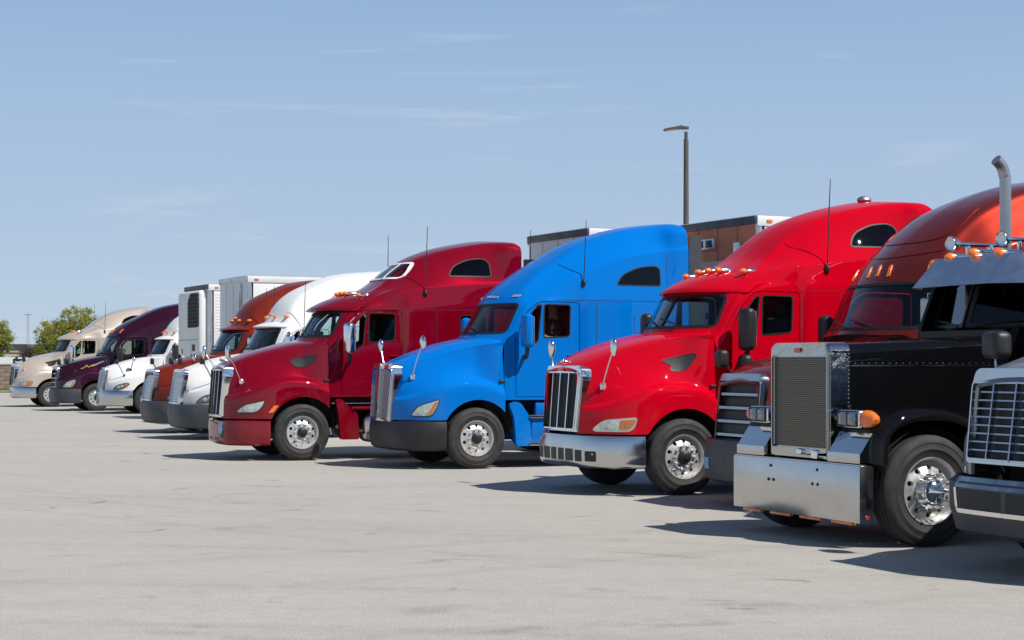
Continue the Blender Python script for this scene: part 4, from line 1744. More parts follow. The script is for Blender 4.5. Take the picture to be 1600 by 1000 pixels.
PD = dict(PA)
PD.update(nose=.95, lamp=rpoly([(-1.14, .86), (-1.02, .985), (-.68, 1.06), (-.74, .94), (-.84, .865)], [.04, .08, .03, .06, .05], 4), lamp_amber=None, lamp_bowls=[(-.98, .93, .045)],
          side_amber=rpoly([(-.61, .85), (-.525, .86), (-.425, .985), (-.51, .98)], .012, 2),
          vent=rpoly([(-.14, 1.74), (-.12, 1.80), (.28, 1.875), (.30, 1.84), (.21, 1.73), (.08, 1.66), (-.05, 1.67)], .02, 3),
          b_sect=[(-.06, .27), (0, .30), (.02, .36), (.03, .50), (.025, .64), (.02, .70), (-.03, .715)],
          body_bot=.745, g=(-1.375, .76, -1.30, 1.69),
          b_front=[(rpoly([(.50, .40), (.66, .40), (.66, .52), (.50, .52)], .02, 3), 'plastic_black', 'bumper_opening'),
                   (rpoly([(.08, .34), (.40, .34), (.40, .40), (.08, .40)], .02, 3), 'plastic_black', 'bumper_opening')],
          b_side=[(rpoly([(-1.02, .42), (-.90, .42), (-.90, .56), (-1.02, .56)], .02, 3), 'bumper', 'fog_lamp_cover')],
          hood_mirrors=[(-1, -1.02, 1.40, (-1.34, -1.02, 1.93), (.045, .07, .125), 'chrome'), (1, -1.02, 1.40, (-1.34, 1.02, 1.93), (.045, .07, .125), 'chrome')],
          skylight=[rpoly([(-.70, 3.30), (-.36, 3.30), (-.36, 3.56), (-.62, 3.56)], .03, 3), rpoly([(-.30, 3.30), (.30, 3.30), (.30, 3.56), (-.30, 3.56)], .03, 3),
                    rpoly([(.36, 3.30), (.70, 3.30), (.62, 3.56), (.36, 3.56)], .03, 3)],
          plate=[(-.62, .48), (-.44, .48), (-.44, .68), (-.62, .68)])
PD['sl_wins'] = PA['sl_wins'] + [rpoly([(3.10, 2.05), (3.62, 2.05), (3.62, 2.60), (3.10, 2.60)], .06, 4)]
PD['mirror'] = dict(x=.80, y=1.40, z=2.17, size=(.17, .23, .56), convex=False)
KIT_DARKRED = build_aero(PD)

PT = dict(PA)
PT.update(antennas=[(-1, 2.2, 3.0, 4.2), (1, 2.2, 3.0, 4.2)])
PT['hood_mirrors'] = [(-1, -.98, 1.50, (-1.02, -.98, 1.90), (.05, .10, .11), 'plastic_black'), (1, -.98, 1.50, (-1.02, .98, 1.90), (.05, .10, .11), 'plastic_black')]
PT['mirror'] = dict(x=.80, y=1.40, z=2.17, size=(.17, .23, .56), convex=True)
KIT_TAN = build_aero(PT)

# --- smooth high-roof type with a split grille (blue tractor)
PB = base_params()
PB.update(
    nose=.89,
    hood_top=[(-1.33, 1.64), (-1.22, 1.71), (-1.0, 1.80), (-.6, 1.935), (-.1, 2.08), (.3, 2.155), (.5, 2.18)],
    hood_hw=[(-1.33, .45), (-1.0, .54), (-.4, .71), (.2, .90), (.5, .99)], sh_drop=[(-1.33, .08), (-.5, .12), (.5, .12)],
    g=(-1.385, .77, -1.315, 1.72), gw=.55, g_style='split', g_back='mesh_dark', badge='red_lens', g_frame=.06, g_top=.09,
    roof=[(.51, 2.15), (.58, 2.225), (.92, 2.74), (1.0, 2.85), (1.2, 3.06), (1.6, 3.43), (2.05, 3.72), (2.6, 3.94), (3.2, 4.09), (3.8, 4.17), (4.0, 4.185), (4.08, 4.17)],
    wb=[(.51, .93), (.95, .93), (1.2, .85), (1.6, .75), (2.2, .74), (3.0, .82), (3.6, .90), (3.85, 1.06), (4.08, 1.11)],
    zsh=[(.51, 2.05), (.58, 2.12), (.92, 2.61), (1.0, 2.68), (1.2, 2.80), (1.6, 3.02), (2.2, 3.30), (3.0, 3.55), (4.08, 3.70)],
    ysh=[(.51, 1.08), (1.0, 1.08), (1.6, 1.07), (3.6, 1.08), (3.9, 1.15), (4.08, 1.16)], yside=[(.51, 1.14), (1.88, 1.14), (2.1, 1.19), (4.08, 1.19)], cx1=4.08, zk=2.74,
    door=rpoly([(.72, 1.17), (1.93, 1.17), (1.93, 2.74), (1.17, 2.75), (.88, 2.52), (.72, 2.10)], [.05, .05, .06, .12, .10, .05], 4),
    door_wins=[rpoly([(1.25, 2.15), (1.74, 2.175), (1.755, 2.695), (1.26, 2.70)], .05, 4),
               rpoly([(.97, 1.98), (1.14, 2.10), (1.205, 2.70), (1.13, 2.69), (.90, 2.42)], [.05, .03, .03, .05, .05], 3)],
    screen=rpoly([(-.98, 2.235), (.98, 2.235), (.93, 2.71), (-.93, 2.71)], .07, 4), screen_z0=2.215, screen_split=(2.22, 2.73),
    sl_wins=[rpoly([(2.66, 3.045), (3.52, 3.045), (3.52, 3.34), (3.42, 3.38), (3.10, 3.35), (2.78, 3.22)], [.06, .05, .05, .06, .12, .16], 4)],
    seams=[[(1.95, 2.775), (4.05, 2.775)], [(1.20, 2.785), (1.95, 2.775)], [(2.24, 1.2), (2.24, 2.775)], [(3.66, 2.8), (3.66, 3.66)], [(2.98, 2.52), (2.98, 2.24), (3.16, 2.24)]],
    visor=None, markers=[], front_markers=[(-.30, 2.84, .055, .016, 0), (-.15, 2.85, .055, .016, 0), (0, 2.855, .055, .016, 0), (-.78, 2.85, .07, .018, 0), (.78, 2.85, .07, .018, 0)], marker_mat='lens_white',
    lamp=rpoly([(-1.10, .875), (-.99, 1.03), (-.66, 1.13), (-.72, .98), (-.80, .875)], [.05, .08, .03, .06, .05], 4),
    lamp_amber=rpoly([(-.86, .885), (-.74, 1.09), (-.675, 1.11), (-.735, .985), (-.805, .885)], .02, 3), lamp_bowls=[(-.95, .95, .045)],
    vent=None, b_path=[(0, -1.35), (.42, -1.335), (.70, -1.28), (.91, -1.15), (1.05, -.96), (1.14, -.74), (1.17, -.52)],
    b_sect=[(-.06, .30), (0, .34), (.02, .42), (.035, .55), (.03, .68), (.0, .775), (-.03, .785)],
    b_side=[(rpoly([(-1.0, .50), (-.955, .50), (-.955, .62), (-1.0, .62)], .01, 2), 'gasket', 'bumper_opening')],
    hood_mirrors=[(-1, -.98, 1.50, (-.90, -.98, 2.06), (.05, .10, .115), 'chrome'), (1, -.98, 1.50, (-.98, .98, 2.02), (.05, .085, .12), 'chrome')],
    mirror=dict(x=.80, y=1.40, z=2.26, size=(.17, .22, .55), convex=False),
    antennas=[(-1, 2.02, 3.07, 4.12), (1, 2.0, 3.07, 4.12)],
    guard=[(.57, 1.05), (.66, .84), (.70, .36), (.98, .36), (.94, .84), (.78, 1.07), (.68, 1.10)], skirt='fairing',
    extender=(4.10, 1.3, 3.93), ext_mat='plastic_grey', ornament=False)
KIT_BLUE = build_aero(PB)

# --- rounded aero type with louvred grille (burgundy-orange and purple tractors)
PC = base_params()
PC.update(
    ornament=False,
    hood_top=[(-1.33, 1.50), (-1.24, 1.60), (-.9, 1.74), (-.4, 1.88), (.1, 1.98), (.5, 2.06)],
    g=(-1.40, .50, -1.29, 1.60), gw=.54, g_style='louver', g_n=6, badge=None, g_frame=.045, g_mat='chrome_dark', g_barmat='chrome_dark', g_top=.09,
    cx0=.51, roof=[(.51, 2.04), (.58, 2.12), (.95, 2.74), (1.05, 2.88), (1.3, 3.12), (1.7, 3.42), (2.2, 3.68), (2.8, 3.88), (3.5, 4.0), (4.2, 4.05), (4.3, 4.02)],
    wb=[(.51, .93), (1.05, .90), (1.4, .80), (2.2, .76), (3.0, .82), (4.3, .92)],
    zsh=[(.51, 1.94), (.58, 2.02), (.95, 2.60), (1.05, 2.70), (1.3, 2.82), (1.7, 3.0), (2.2, 3.18), (3.0, 3.40), (4.3, 3.52)],
    ysh=[(.51, 1.08), (1.3, 1.07), (4.3, 1.10)], yside=[(.51, 1.14), (1.88, 1.14), (2.1, 1.19), (4.3, 1.19)], cx1=4.3, zk=2.68,
    door=rpoly([(.74, 1.17), (1.93, 1.17), (1.93, 2.64), (1.16, 2.65), (.90, 2.42), (.74, 2.02)], [.05, .05, .06, .12, .10, .05], 4),
    door_wins=[rpoly([(1.02, 1.98), (1.80, 2.08), (1.81, 2.58), (1.20, 2.60), (.96, 2.36)], [.05, .05, .05, .06, .05], 4)],
    screen=rpoly([(-1.0, 2.10), (1.0, 2.10), (.94, 2.70), (-.94, 2.70)], .07, 4), screen_z0=2.08, screen_split=None, ws1=1.0,
    sl_wins=[rpoly([(2.95, 2.92), (3.6, 2.92), (3.6, 3.20), (3.05, 3.12)], .05, 4)],
    seams=[[(1.1, 2.70), (4.25, 2.74)], [(2.3, 1.2), (2.3, 2.7)]], visor=None, markers=[],
    front_markers=[(-.22, 2.91, .022, .075, -.35), (0.0, 2.92, .022, .075, -.35), (.22, 2.91, .022, .075, -.35), (-.80, 2.90, .022, .08, -.35), (.80, 2.90, .022, .08, -.35)],
    lamp=rpoly([(-1.16, .86), (-1.02, 1.06), (-.76, 1.14), (-.74, 1.06), (-.86, .86)], [.06, .10, .06, .04, .05], 4),
    lamp_amber=rpoly([(-.94, .87), (-.80, 1.10), (-.755, 1.08), (-.87, .87)], .02, 3), lamp_bowls=[(-1.02, .95, .055)],
    vent=None, b_path=[(0, -1.42), (.40, -1.41), (.68, -1.36), (.92, -1.22), (1.08, -.98), (1.15, -.74), (1.175, -.55)],
    b_sect=[(-.06, .28), (0, .32), (.02, .42), (.035, .58), (.03, .70), (.0, .80), (-.03, .81)], body_bot=.82,
    hood_mirrors=[(-1, -.72, 1.42, (-1.05, -1.05, 1.80), (.07, .11, .11), 'plastic_black'), (1, -.72, 1.42, (-.98, 1.02, 1.78), (.07, .11, .11), 'plastic_black')], hm_arm='plastic_black', hm_foot='plastic_black',
    mirror=dict(x=.78, y=1.40, z=2.05, size=(.18, .22, .60), convex=True), antennas=[], extender=(4.33, 1.3, 3.7),
    plate=[(.52, .44), (.76, .44), (.76, .58), (.52, .58)])
PO = dict(PC)
PO.update(squeeze=1.0, ws1=.92,
          roof=[(.51, 2.08), (.60, 2.20), (.86, 2.70), (.92, 2.80), (1.0, 2.93), (1.2, 3.18), (1.38, 3.40), (1.66, 3.66), (2.05, 3.84), (2.5, 3.98), (2.95, 4.06), (3.5, 4.12), (4.2, 4.14), (4.3, 4.12)],
          zsh=[(.51, 1.98), (.60, 2.10), (.86, 2.58), (.95, 2.68), (1.2, 2.84), (1.5, 3.02), (2.0, 3.22), (3.0, 3.48), (4.3, 3.6)],
          screen=rpoly([(-1.0, 2.15), (1.0, 2.15), (.94, 2.68), (-.94, 2.68)], .07, 4), screen_z0=2.12)
PO['front_markers'] = [(y, z - .06, w_, h_, an) for (y, z, w_, h_, an) in PC['front_markers']]
PO['roof_ridges'] = [[(.86, 3.10), (.5, 3.05), (0, 3.03), (-.5, 3.05), (-.86, 3.10)], [(.60, 3.62), (.66, 3.40), (.55, 3.24), (0, 3.21), (-.55, 3.24), (-.66, 3.40), (-.60, 3.62)]]
KIT_ORANGE = build_aero(PO)
PP = dict(PC)
PP.update(decals=[(strip_poly(catmull([(-.52, 1.53), (-.38, 1.58), (-.30, 1.66), (-.26, 1.60), (-.16, 1.63), (-.06, 1.68), (.04, 1.66)], 6), [.012 + .03 * abs(math.sin(k * .55)) for k in range(37)]), 'gold', 'hood_script'),
                  (strip_poly(catmull([(-.12, 1.62), (.05, 1.70), (.22, 1.78), (.40, 1.84)], 5), [.012 + .045 * math.sin(math.pi * k / 15) for k in range(16)]), 'silver_paint', 'hood_stripe')],
          plate=None)
KIT_PURPLE = build_aero(PP)

# --- short-nosed aero type with a fine screen grille (white and rust tractors)
PW = base_params()
PW.update(
    ornament=False,
    hx0=-1.36, hood_top=[(-1.36, 1.46), (-1.28, 1.56), (-.95, 1.70), (-.45, 1.85), (.05, 1.94), (.42, 1.98), (.5, 1.99)],
    hood_hw=[(-1.36, .42), (-1.0, .52), (-.4, .68), (.2, .88), (.5, .97)],
    crest=[(-1.36, 1.10), (-1.1, 1.16), (-.8, 1.28), (-.45, 1.38), (-.15, 1.42), (.15, 1.40), (.5, 1.30)],
    g=(-1.47, .79, -1.34, 1.59), gw=.50, g_depth=.07, g_style='screen', badge=None, g_frame=.055, g_top=.08, gw_body=.45,
    roof=[(.51, 1.97), (.58, 2.06), (.88, 2.56), (.96, 2.63), (1.08, 2.71), (1.18, 2.96), (1.35, 3.25), (1.55, 3.45), (1.9, 3.64), (2.3, 3.78), (3.0, 3.88), (4.1, 3.94), (4.2, 3.92)],
    wb=[(.51, .93), (1.0, .93), (1.15, .86), (1.4, .76), (2.0, .74), (3.2, .82), (4.2, .90)],
    zsh=[(.51, 1.87), (.58, 1.96), (.88, 2.45), (.98, 2.54), (1.2, 2.60), (1.6, 2.74), (2.2, 2.95), (3.0, 3.2), (4.2, 3.4)],
    ysh=[(.51, 1.08), (1.0, 1.07), (1.5, 1.02), (2.2, 1.05), (4.2, 1.10)], yside=[(.51, 1.14), (1.88, 1.14), (2.1, 1.19), (4.2, 1.19)], cx1=4.2, zk=2.52, ws1=.93,
    door=rpoly([(.74, 1.15), (1.93, 1.15), (1.93, 2.50), (1.16, 2.51), (.90, 2.30), (.74, 1.90)], [.05, .05, .06, .12, .10, .05], 4),
    door_wins=[rpoly([(1.25, 1.98), (1.78, 2.0), (1.79, 2.45), (1.26, 2.46)], .04, 4), rpoly([(.98, 1.88), (1.15, 1.94), (1.20, 2.455), (1.14, 2.45), (.93, 2.22)], [.05, .03, .03, .05, .05], 3)],
    screen=rpoly([(-.98, 2.06), (.98, 2.06), (.93, 2.52), (-.93, 2.52)], .07, 4), screen_z0=2.03, screen_split=None,
    sl_wins=[], seams=[[(1.95, 2.56), (4.1, 2.60)], [(2.3, 1.2), (2.3, 2.58)]],
    visor=dict(x0=.46, x1=1.18, bow=.40, bow1=.0, w=1.02, z0=2.58, z1=2.74, crown=.10), markers=[(.86, -.34, 'dot'), (.86, 0, 'dot'), (.86, .34, 'dot'), (1.0, -.78, 'dot'), (1.0, .78, 'dot')],
    lamp=rpoly([(-1.16, .84), (-1.04, .98), (-.74, 1.06), (-.66, 1.02), (-.76, .93), (-.92, .85)], [.05, .10, .06, .03, .08, .06], 4),
    lamp_amber=rpoly([(-.82, .955), (-.80, 1.035), (-.74, 1.045), (-.68, 1.02), (-.76, .945)], .02, 3), lamp_bowls=[(-.99, .925, .045), (-.89, .955, .05)], lamp_mat='lamp_dark',
    vent=None, b_path=[(0, -1.48), (.38, -1.47), (.66, -1.40), (.90, -1.24), (1.07, -.98), (1.15, -.74), (1.175, -.55)],
    b_sect=[(-.10, .26), (-.03, .29), (.0, .40), (.03, .52), (.035, .60), (.02, .72), (-.01, .79), (-.03, .80)],
    hood_mirrors=[(-1, -.80, 1.30, (-1.06, -1.0, 1.78), (.05, .07, .08), 'plastic_black'), (1, -.80, 1.30, (-1.06, 1.0, 1.78), (.05, .07, .08), 'plastic_black'),
                  (-1, -.55, 1.50, (-.48, -1.02, 1.86), (.06, .09, .10), 'chrome')], hm_arm='plastic_black', hm_foot='plastic_black',
    mirror=dict(x=.84, y=1.40, z=2.12, size=(.16, .22, .52), convex=False, bar=True), antennas=[(-1, 1.30, 2.45, 3.6), (1, 1.30, 2.45, 3.6)], hood_h=1.4, extender=(4.23, 1.3, 3.6),
    guard=[(.60, 1.05), (.66, .84), (.70, .36), (1.05, .36), (1.02, .82), (.86, .95), (.70, 1.07)])
KIT_WHITE = build_aero(PW)

# --- square-grilled tractor at the right edge
PG = base_params()
PG.update(
    ornament=False,
    hood_top=[(-1.33, 1.58), (-1.24, 1.68), (-.95, 1.77), (-.4, 1.90), (.1, 2.0), (.5, 2.08)],
    hood_hw=[(-1.33, .50), (-1.0, .58), (-.4, .75), (.2, .9), (.5, .98)], gw_body=.56,
    g=(-1.41, .90, -1.30, 1.68), gw=.60, g_style='bars', g_n=9, badge=None, g_frame=.045, g_mat='chrome_dull', g_top=.13,
    visor=None, markers=[], vent=None, antennas=[], extender=(4.43, 1.3, 3.7),
    b_path=[(0, -1.44), (.40, -1.43), (.68, -1.38), (.90, -1.24), (1.06, -.98), (1.14, -.74), (1.175, -.55)],
    b_sect=[(-.08, .30), (-.02, .34), (.0, .42), (.03, .52), (.035, .66), (.03, .74), (-.03, .79)],
    b_front=[(rpoly([(-.62, .70), (.62, .70), (.64, .78), (-.64, .78)], .02, 3), 'chrome', 'bumper_trim'),
             (rpoly([(.03, .53), (.56, .53), (.58, .685), (.03, .685)], .02, 3), 'gasket', 'bumper_opening'),
             (rpoly([(0, .49), (.60, .49), (.62, .525), (0, .525)], .01, 2), 'chrome', 'bumper_trim'),
             (rpoly([(.585, .53), (.625, .53), (.65, .695), (.61, .695)], .01, 2), 'chrome', 'bumper_trim')],
    hood_mirrors=[(-1, -.75, 1.45, (-.95, -1.12, 1.90), (.07, .11, .10), 'plastic_black'), (1, -.75, 1.45, (-.72, .98, 1.88), (.09, .14, .12), 'plastic_black')], hm_arm='chrome_dull')
KIT_GREY = build_aero(PG)


# ------------------------------------------------------------------ long-nosed tractor with a square chrome grille
def build_classic():
    K = Kit()
    gx = -.66
    # chrome bumper plate with end returns
    bp = MB()
    bp.box((-.735, 0, .505), (.03, 2.22, .53), .004)
    for s in (-1, 1):
        bp.box((-.665, s * 1.105, .505), (.14, .012, .53), .003)
    bp.box((-.70, 0, .775), (.075, 2.2, .012), .002)
    bi = K.add('bumper', bp, 'steel_brushed')
    bolt = MB().lathe([(.0005, -.012), (.010, -.011), (.016, -.004), (.017, 0)], 12, axis='X').mesh('bolt')
    for (y, z) in ((.40, .70), (-.42, .70), (.44, .56), (.35, .56), (-.34, .56), (-.43, .56)):
        K.add('bolt', bolt, 'frame_paint', bi, loc=(-.75, y, z))
    for y in (-.78, -.25, .28, .80):
        K.add('clearance_light', MB().box((-.70, y, .222), (.05, .36 if abs(y) < .5 else .34, .028), .006), 'amber', bi)
    K.add('reflector', MB().box((-.665, -1.115, .29), (.035, .012, .035), .005), 'red_lens', bi)
    # grille shell
    hw, z0, z1 = .515, .80, 1.925
    out = rpoly([(-hw, z0), (hw, z0), (hw, z1), (-hw, z1)], [.02, .02, .11, .11], 7)
    inn = rpoly([(-hw + .050, z0 + .10), (hw - .050, z0 + .10), (hw - .050, z1 - .14), (-hw + .050, z1 - .14)], [.02, .02, .03, .03], 4)
    gs = MB()
    gs.prism(out, gx, gx + .22, MAPX, [inn])
    for (d, e_, f_) in ((.006, gx - .012, gx), (.016, gx - .022, gx - .012), (.030, gx - .028, gx - .022)):
        gs.prism(inset_poly(out, d), e_, f_, MAPX, [inset_poly(inn, -.012)])
    gi = K.add('grille', gs, 'chrome_wavy')
    K.add('grille_screen', MB().prism(inset_poly(inn, -.005), gx + .01, gx + .03, MAPX), 'screen_bright', gi)
    rv = MB()
    rivet_me = MB().ball((0, 0, 0), (.007, .007, .007), 4, 6).mesh('rivet')
    for s in (-1, 1):
        for k in range(26):
            K.add('rivet', rivet_me, 'chrome', gi, loc=(gx + .205, s * (hw + .001), z0 + .04 + (z1 - z0 - .15) * k / 25))
    el = [(.055 * math.cos(a), z1 - .075 + .026 * math.sin(a)) for a in [2 * math.pi * k / 20 for k in range(20)]]
    K.add('emblem', MB().prism(el, gx - .045, gx - .025, MAPX), 'red_lens', gi)
    K.add('hood_latch', MB().box((gx - .03, -.30, .84), (.05, .12, .09), .02).box((gx - .04, -.05, .86), (.05, .1, .06), .02), 'chrome', gi)
    # hood
    rows = []
    for k in range(13):
        t = k / 12
        x = lerp(gx + .22, 1.42, t)
        w = lerp(.510, .66, t)
        zt = lerp(1.918, 2.0, t)
        r = .10
        pts = [(0, zt + .004), (w * .5, zt + .002), (w - r, zt - .008)]
        for j in range(1, 6):
            a = math.pi / 2 * j / 5
            pts.append((w - r + r * math.sin(a), zt - .010 - r + r * math.cos(a)))
        for z in (1.70, 1.45, 1.2, .95):
            pts.append((w + .004, z))
        rows.append([(x, -y, z) for (y, z) in pts[::-1]] + [(x, y, z) for (y, z) in pts[1:]])
    hm = MB().grid(rows).mesh('hood', sharp=None)
    hb = bvh_of(hm)
    hs = solidify(hm, .02)
    hs.set_sharp_from_angle(angle=R(40))
    hi = K.add('hood', hs, 'paint')
    K.add('hood_seam', drape(hb, strip_poly([(gx + .23, 1.70), (1.40, 1.70)], .012), 'Y', -1, .004, .01, step=None), 'chrome_dull', hi)
    K.add('hood_seam', drape(hb, strip_poly([(gx + .23, 1.70), (1.40, 1.70)], .012), 'Y', 1, .004, .01, step=None), 'chrome_dull', hi)
    for s in (-1, 1):
        for k in range(26):
            x = gx + .28 + (1.06 + .95 - .05) * k / 26
            h = hb.ray_cast(Vector((x, s * 4, 1.722)), Vector((0, -s, 0)))
            if h[0]:
                K.add('rivet', rivet_me, 'chrome_dull', hi, loc=tuple(h[0]))
    # fenders
    for s in (-1, 1):
        prof = [(-.60, .78), (-.60, .88), (-.585, 1.02), (-.53, 1.13), (-.40, 1.225), (-.20, 1.285), (.05, 1.295), (.30, 1.27), (.52, 1.18), (.70, 1.02), (.85, .82), (.95, .68)]
        prof = catmull(prof, 5)
        rows = []
        n = len(prof)
        for i, (x, z) in enumerate(prof):
            a, b = prof[max(0, i - 1)], prof[min(n - 1, i + 1)]
            tx, tz = b[0] - a[0], b[1] - a[1]
            l = math.hypot(tx, tz)
            nx, nz = -tz / l, tx / l
            sec = [(.52, -.005), (.75, 0.012), (1.0, .01), (1.10, 0), (1.155, -.025), (1.185, -.07), (1.19, -.10), (1.185, -.115), (1.15, -.112)]
            rows.append([(x + nx * d, s * y, z + nz * d) for (y, d) in catmull(sec, 3)])
        fm = MB().grid(rows).mesh('fender', sharp=None)
        fs = solidify(fm, .012)
        fs.set_sharp_from_angle(angle=R(45))
        fi = K.add('fender', fs, 'paint')
        K.add('fender_nose', MB().prism([(-.715, .80), (-.50, .80), (-.50, 1.07), (-.585, 1.07), (-.715, .885)], s * .56, s * 1.08, MAPY), 'chrome', fi)
        K.add('fender_lip', MB().prism(rpoly([(-.728, .79), (-.717, .79), (-.717, .885), (-.728, .885)], .003, 2), s * .56, s * 1.08, MAPY), 'steel_brushed', fi)
        # lamp pod
        pod = MB()
        pod.box((-.56, s * .79, 1.20), (.20, .34, .17), .03, seg=3)
        pod.tube([(-.48, s * .50, 1.20), (-.52, s * .70, 1.20)], .035, 8)
        pod.tube([(-.46, s * .79, 1.12), (-.46, s * .79, .95)], .03, 8)
        pi_ = K.add('headlight', pod, 'chrome')
        for dy in (-.075, .075):
            K.add('lens', MB().box((-.662, s * .79 + dy, 1.20), (.02, .13, .11), .012), 'lamp_dark', pi_)
        K.add('bezel', MB().prism(rpoly([(s * .79 - .16, 1.125), (s * .79 + .16, 1.125), (s * .79 + .16, 1.275), (s * .79 - .16, 1.275)], .02, 3), -.668, -.655, MAPX,
                                  [rpoly([(s * .79 - .145, 1.14), (s * .79 - .01, 1.14), (s * .79 - .01, 1.26), (s * .79 - .145, 1.26)], .01, 2),
                                   rpoly([(s * .79 + .01, 1.14), (s * .79 + .145, 1.14), (s * .79 + .145, 1.26), (s * .79 + .01, 1.26)], .01, 2)]), 'plastic_black', pi_)
        K.add('turn_signal', MB().lathe([(.085, 0), (.084, .05), (.070, .10), (.045, .145), (.0005, .165)], 20, axis='Y', c=(0, 0, 0)), 'amber', pi_, loc=(-.56, s * .955, 1.20), rot=(0, 0, 0 if s > 0 else math.pi))
    # cab: flat sides, slanted flat glass in two panes meeting at a centre post
    hwc = .98
    side = [(1.36, 1.15), (1.36, 2.07), (1.60, 2.62), (1.66, 2.74), (1.85, 2.80), (3.35, 2.86), (3.35, 1.15)]
    # body side walls, doors and roof
    def xfront(z):
        return pchip([(1.15, 1.62), (2.07, 1.62), (2.62, 1.86), (2.80, 1.95)], z)
    for s in (-1, 1):
        outl = [(1.62, 1.15), (3.3, 1.15), (3.3, 2.76), (1.93, 2.74), (1.80, 2.52), (1.62, 2.10)]
        win = rpoly([(1.78, 2.05), (2.55, 2.05), (2.55, 2.55), (1.93, 2.55)], .04, 4)
        K.add('cab_side', MB().prism(outl, s * hwc, s * (hwc - .05), MAPY, [win]), ['paint', 'interior'])
        K.add('side_window', MB().prism(inset_poly(win, -.005), s * (hwc - .02), s * (hwc - .028), MAPY), 'glass_side')
        K.add('door_seam', MB().prism(rpoly([(1.66, 1.2), (2.62, 1.2), (2.62, 2.62), (1.84, 2.62), (1.66, 2.15)], .04, 3), s * (hwc + .002), s * (hwc + .004), MAPY, [rpoly([(1.67, 1.21), (2.61, 1.21), (2.61, 2.61), (1.847, 2.61), (1.67, 2.145)], .04, 3)]), 'gasket')
    rf = MB()
    rows = []
    for x, dz, ws in ((1.84, -.10, .90), (1.92, -.03, .95), (2.05, .0, .97), (2.6, .03, .98), (3.3, .04, .98)):
        zt = 2.82 + dz
        pts = [(0, zt + .02), (.5, zt + .01), (ws - .12, zt - .02), (ws - .03, zt - .06), (ws, zt - .14)]
        pts = catmull(pts, 4)
        rows.append([(x - .22 * (1 - (y / ws)**2) * (1 if x < 2.0 else .3 if x < 2.2 else 0), -y, z) for (y, z) in pts[::-1]] + [(x - .22 * (1 - (y / ws)**2) * (1 if x < 2.0 else .3 if x < 2.2 else 0), y, z) for (y, z) in pts[1:]])
    rm = MB().grid(rows).mesh('roof', sharp=None)
    rs = solidify(rm, .04)
    rs.set_sharp_from_angle(angle=R(40))
    rb = bvh_of(rm)
    K.add('roof', rs, 'paint')
    # cowl and windshield
    cw = MB()
    cw.prism([(-.98, 1.15), (.98, 1.15), (.98, 2.07), (-.98, 2.07)], 1.62, 1.66, MAPX)
    cw.prism([(1.40, 1.15), (1.40, 2.06), (1.64, 2.10), (1.64, 1.15)], -.66, .66, MAPY)
    K.add('cowl', cw, 'paint')
    for s in (-1, 1):
        def wf(u, v, d, s=s):      # u 0..1 from the post outwards, v 0..1 up
            y = lerp(.02, .93, u)
            z = lerp(2.09, 2.68, v)
            x = lerp(1.46, 1.80, u) + lerp(0, .20, v) - d
            return (x, s * y, z)
        out_ = rpoly([(0, 0), (1, 0), (1, 1), (0, 1)], .04, 3)
        inn_ = rpoly([(.05, .07), (.95, .07), (.95, .93), (.05, .93)], .06, 3)
        wi = K.add('windshield', MB().prism(inset_poly(inn_, -.01), 0.0, .006, wf), 'glass_screen')
        K.add('windshield_frame', MB().prism(out_, -.015, .02, wf, [inn_]), 'gasket', wi)
        K.add('header', MB().prism([(-.02, .98), (1.04, .98), (1.04, 1.24), (-.02, 1.24)], -.03, .012, wf), 'paint')
        K.add('pillar', MB().tube([wf(1.05, -.05, -.03), wf(1.05, 1.05, -.03)], .05, 10), 'paint')
        K.add('wiper', MB().tube([wf(.15, .02, .03), wf(.5, .10, .03), wf(.85, .14, .03)], .012, 6), 'plastic_black', wi)
    # steel visor: front blade with angled ends
    vz0, vz1 = 2.52, 2.83
    vz = MB()
    A = [(1.27, -.62, vz0), (1.27, .62, vz0), (1.56, .60, vz1), (1.56, -.60, vz1)]
    for s in (-1, 1):
        vz.add([(1.27, s * .62, vz0), (1.68, s * 1.02, vz0), (1.88, s * .94, vz1), (1.56, s * .60, vz1)], [(0, 1, 2, 3)])
    vz.add(A, [(0, 1, 2, 3)])
    vz.add([(1.56, -.60, vz1), (1.56, .60, vz1), (1.95, .70, vz1 + .03), (1.95, -.70, vz1 + .03)], [(0, 1, 2, 3)])
    vme = vz.mesh('visor', sharp=20)
    vs_ = solidify(vme, .008)
    vs_.polygons.foreach_set('use_smooth', [False] * len(vs_.polygons))
    K.add('visor', vs_, 'visor_steel')
    # roof lights and horns
    for (x, y) in ((1.72, -.78), (1.62, -.40), (1.60, 0), (1.62, .40), (1.72, .78)):
        h = rb.ray_cast(Vector((x + .1, y, 6)), Vector((0, 0, -1)))
        z = (h[0].z if h[0] else 2.82) + .05
        li = K.add('marker_light', MB().lathe([(.045, .22), (.05, .05), (.055, 0), (.05, -.01)], 16, axis='X', c=(x, y, z)), 'chrome')
        K.add('lens', MB().lathe([(.055, -.005), (.05, -.05), (.03, -.085), (.0005, -.10)], 16, axis='X', c=(x, y, z)), 'amber', li)
        K.add('light_foot', MB().box((x + .1, y, z - .05), (.1, .05, .06), .01), 'chrome', li)
    for y in (-.20, .62):
        hz = 3.0
        hr = MB().lathe([(.0005, -.012), (.06, -.008), (.078, -.014), (.084, -.02), (.086, -.01), (.076, .03), (.046, .07), (.028, .13), (.020, .36), (.018, .75), (.0005, .76)], 24, axis='X', c=(1.78, y, hz))
        ho = K.add('air_horn', hr, 'chrome_dull')
        K.add('horn_bracket', MB().box((2.3, y, hz - .07), (.05, .05, .16), .01), 'chrome', ho)
        K.add('horn_bracket', MB().box((2.0, y, hz - .06), (.04, .04, .12), .01), 'chrome', ho)
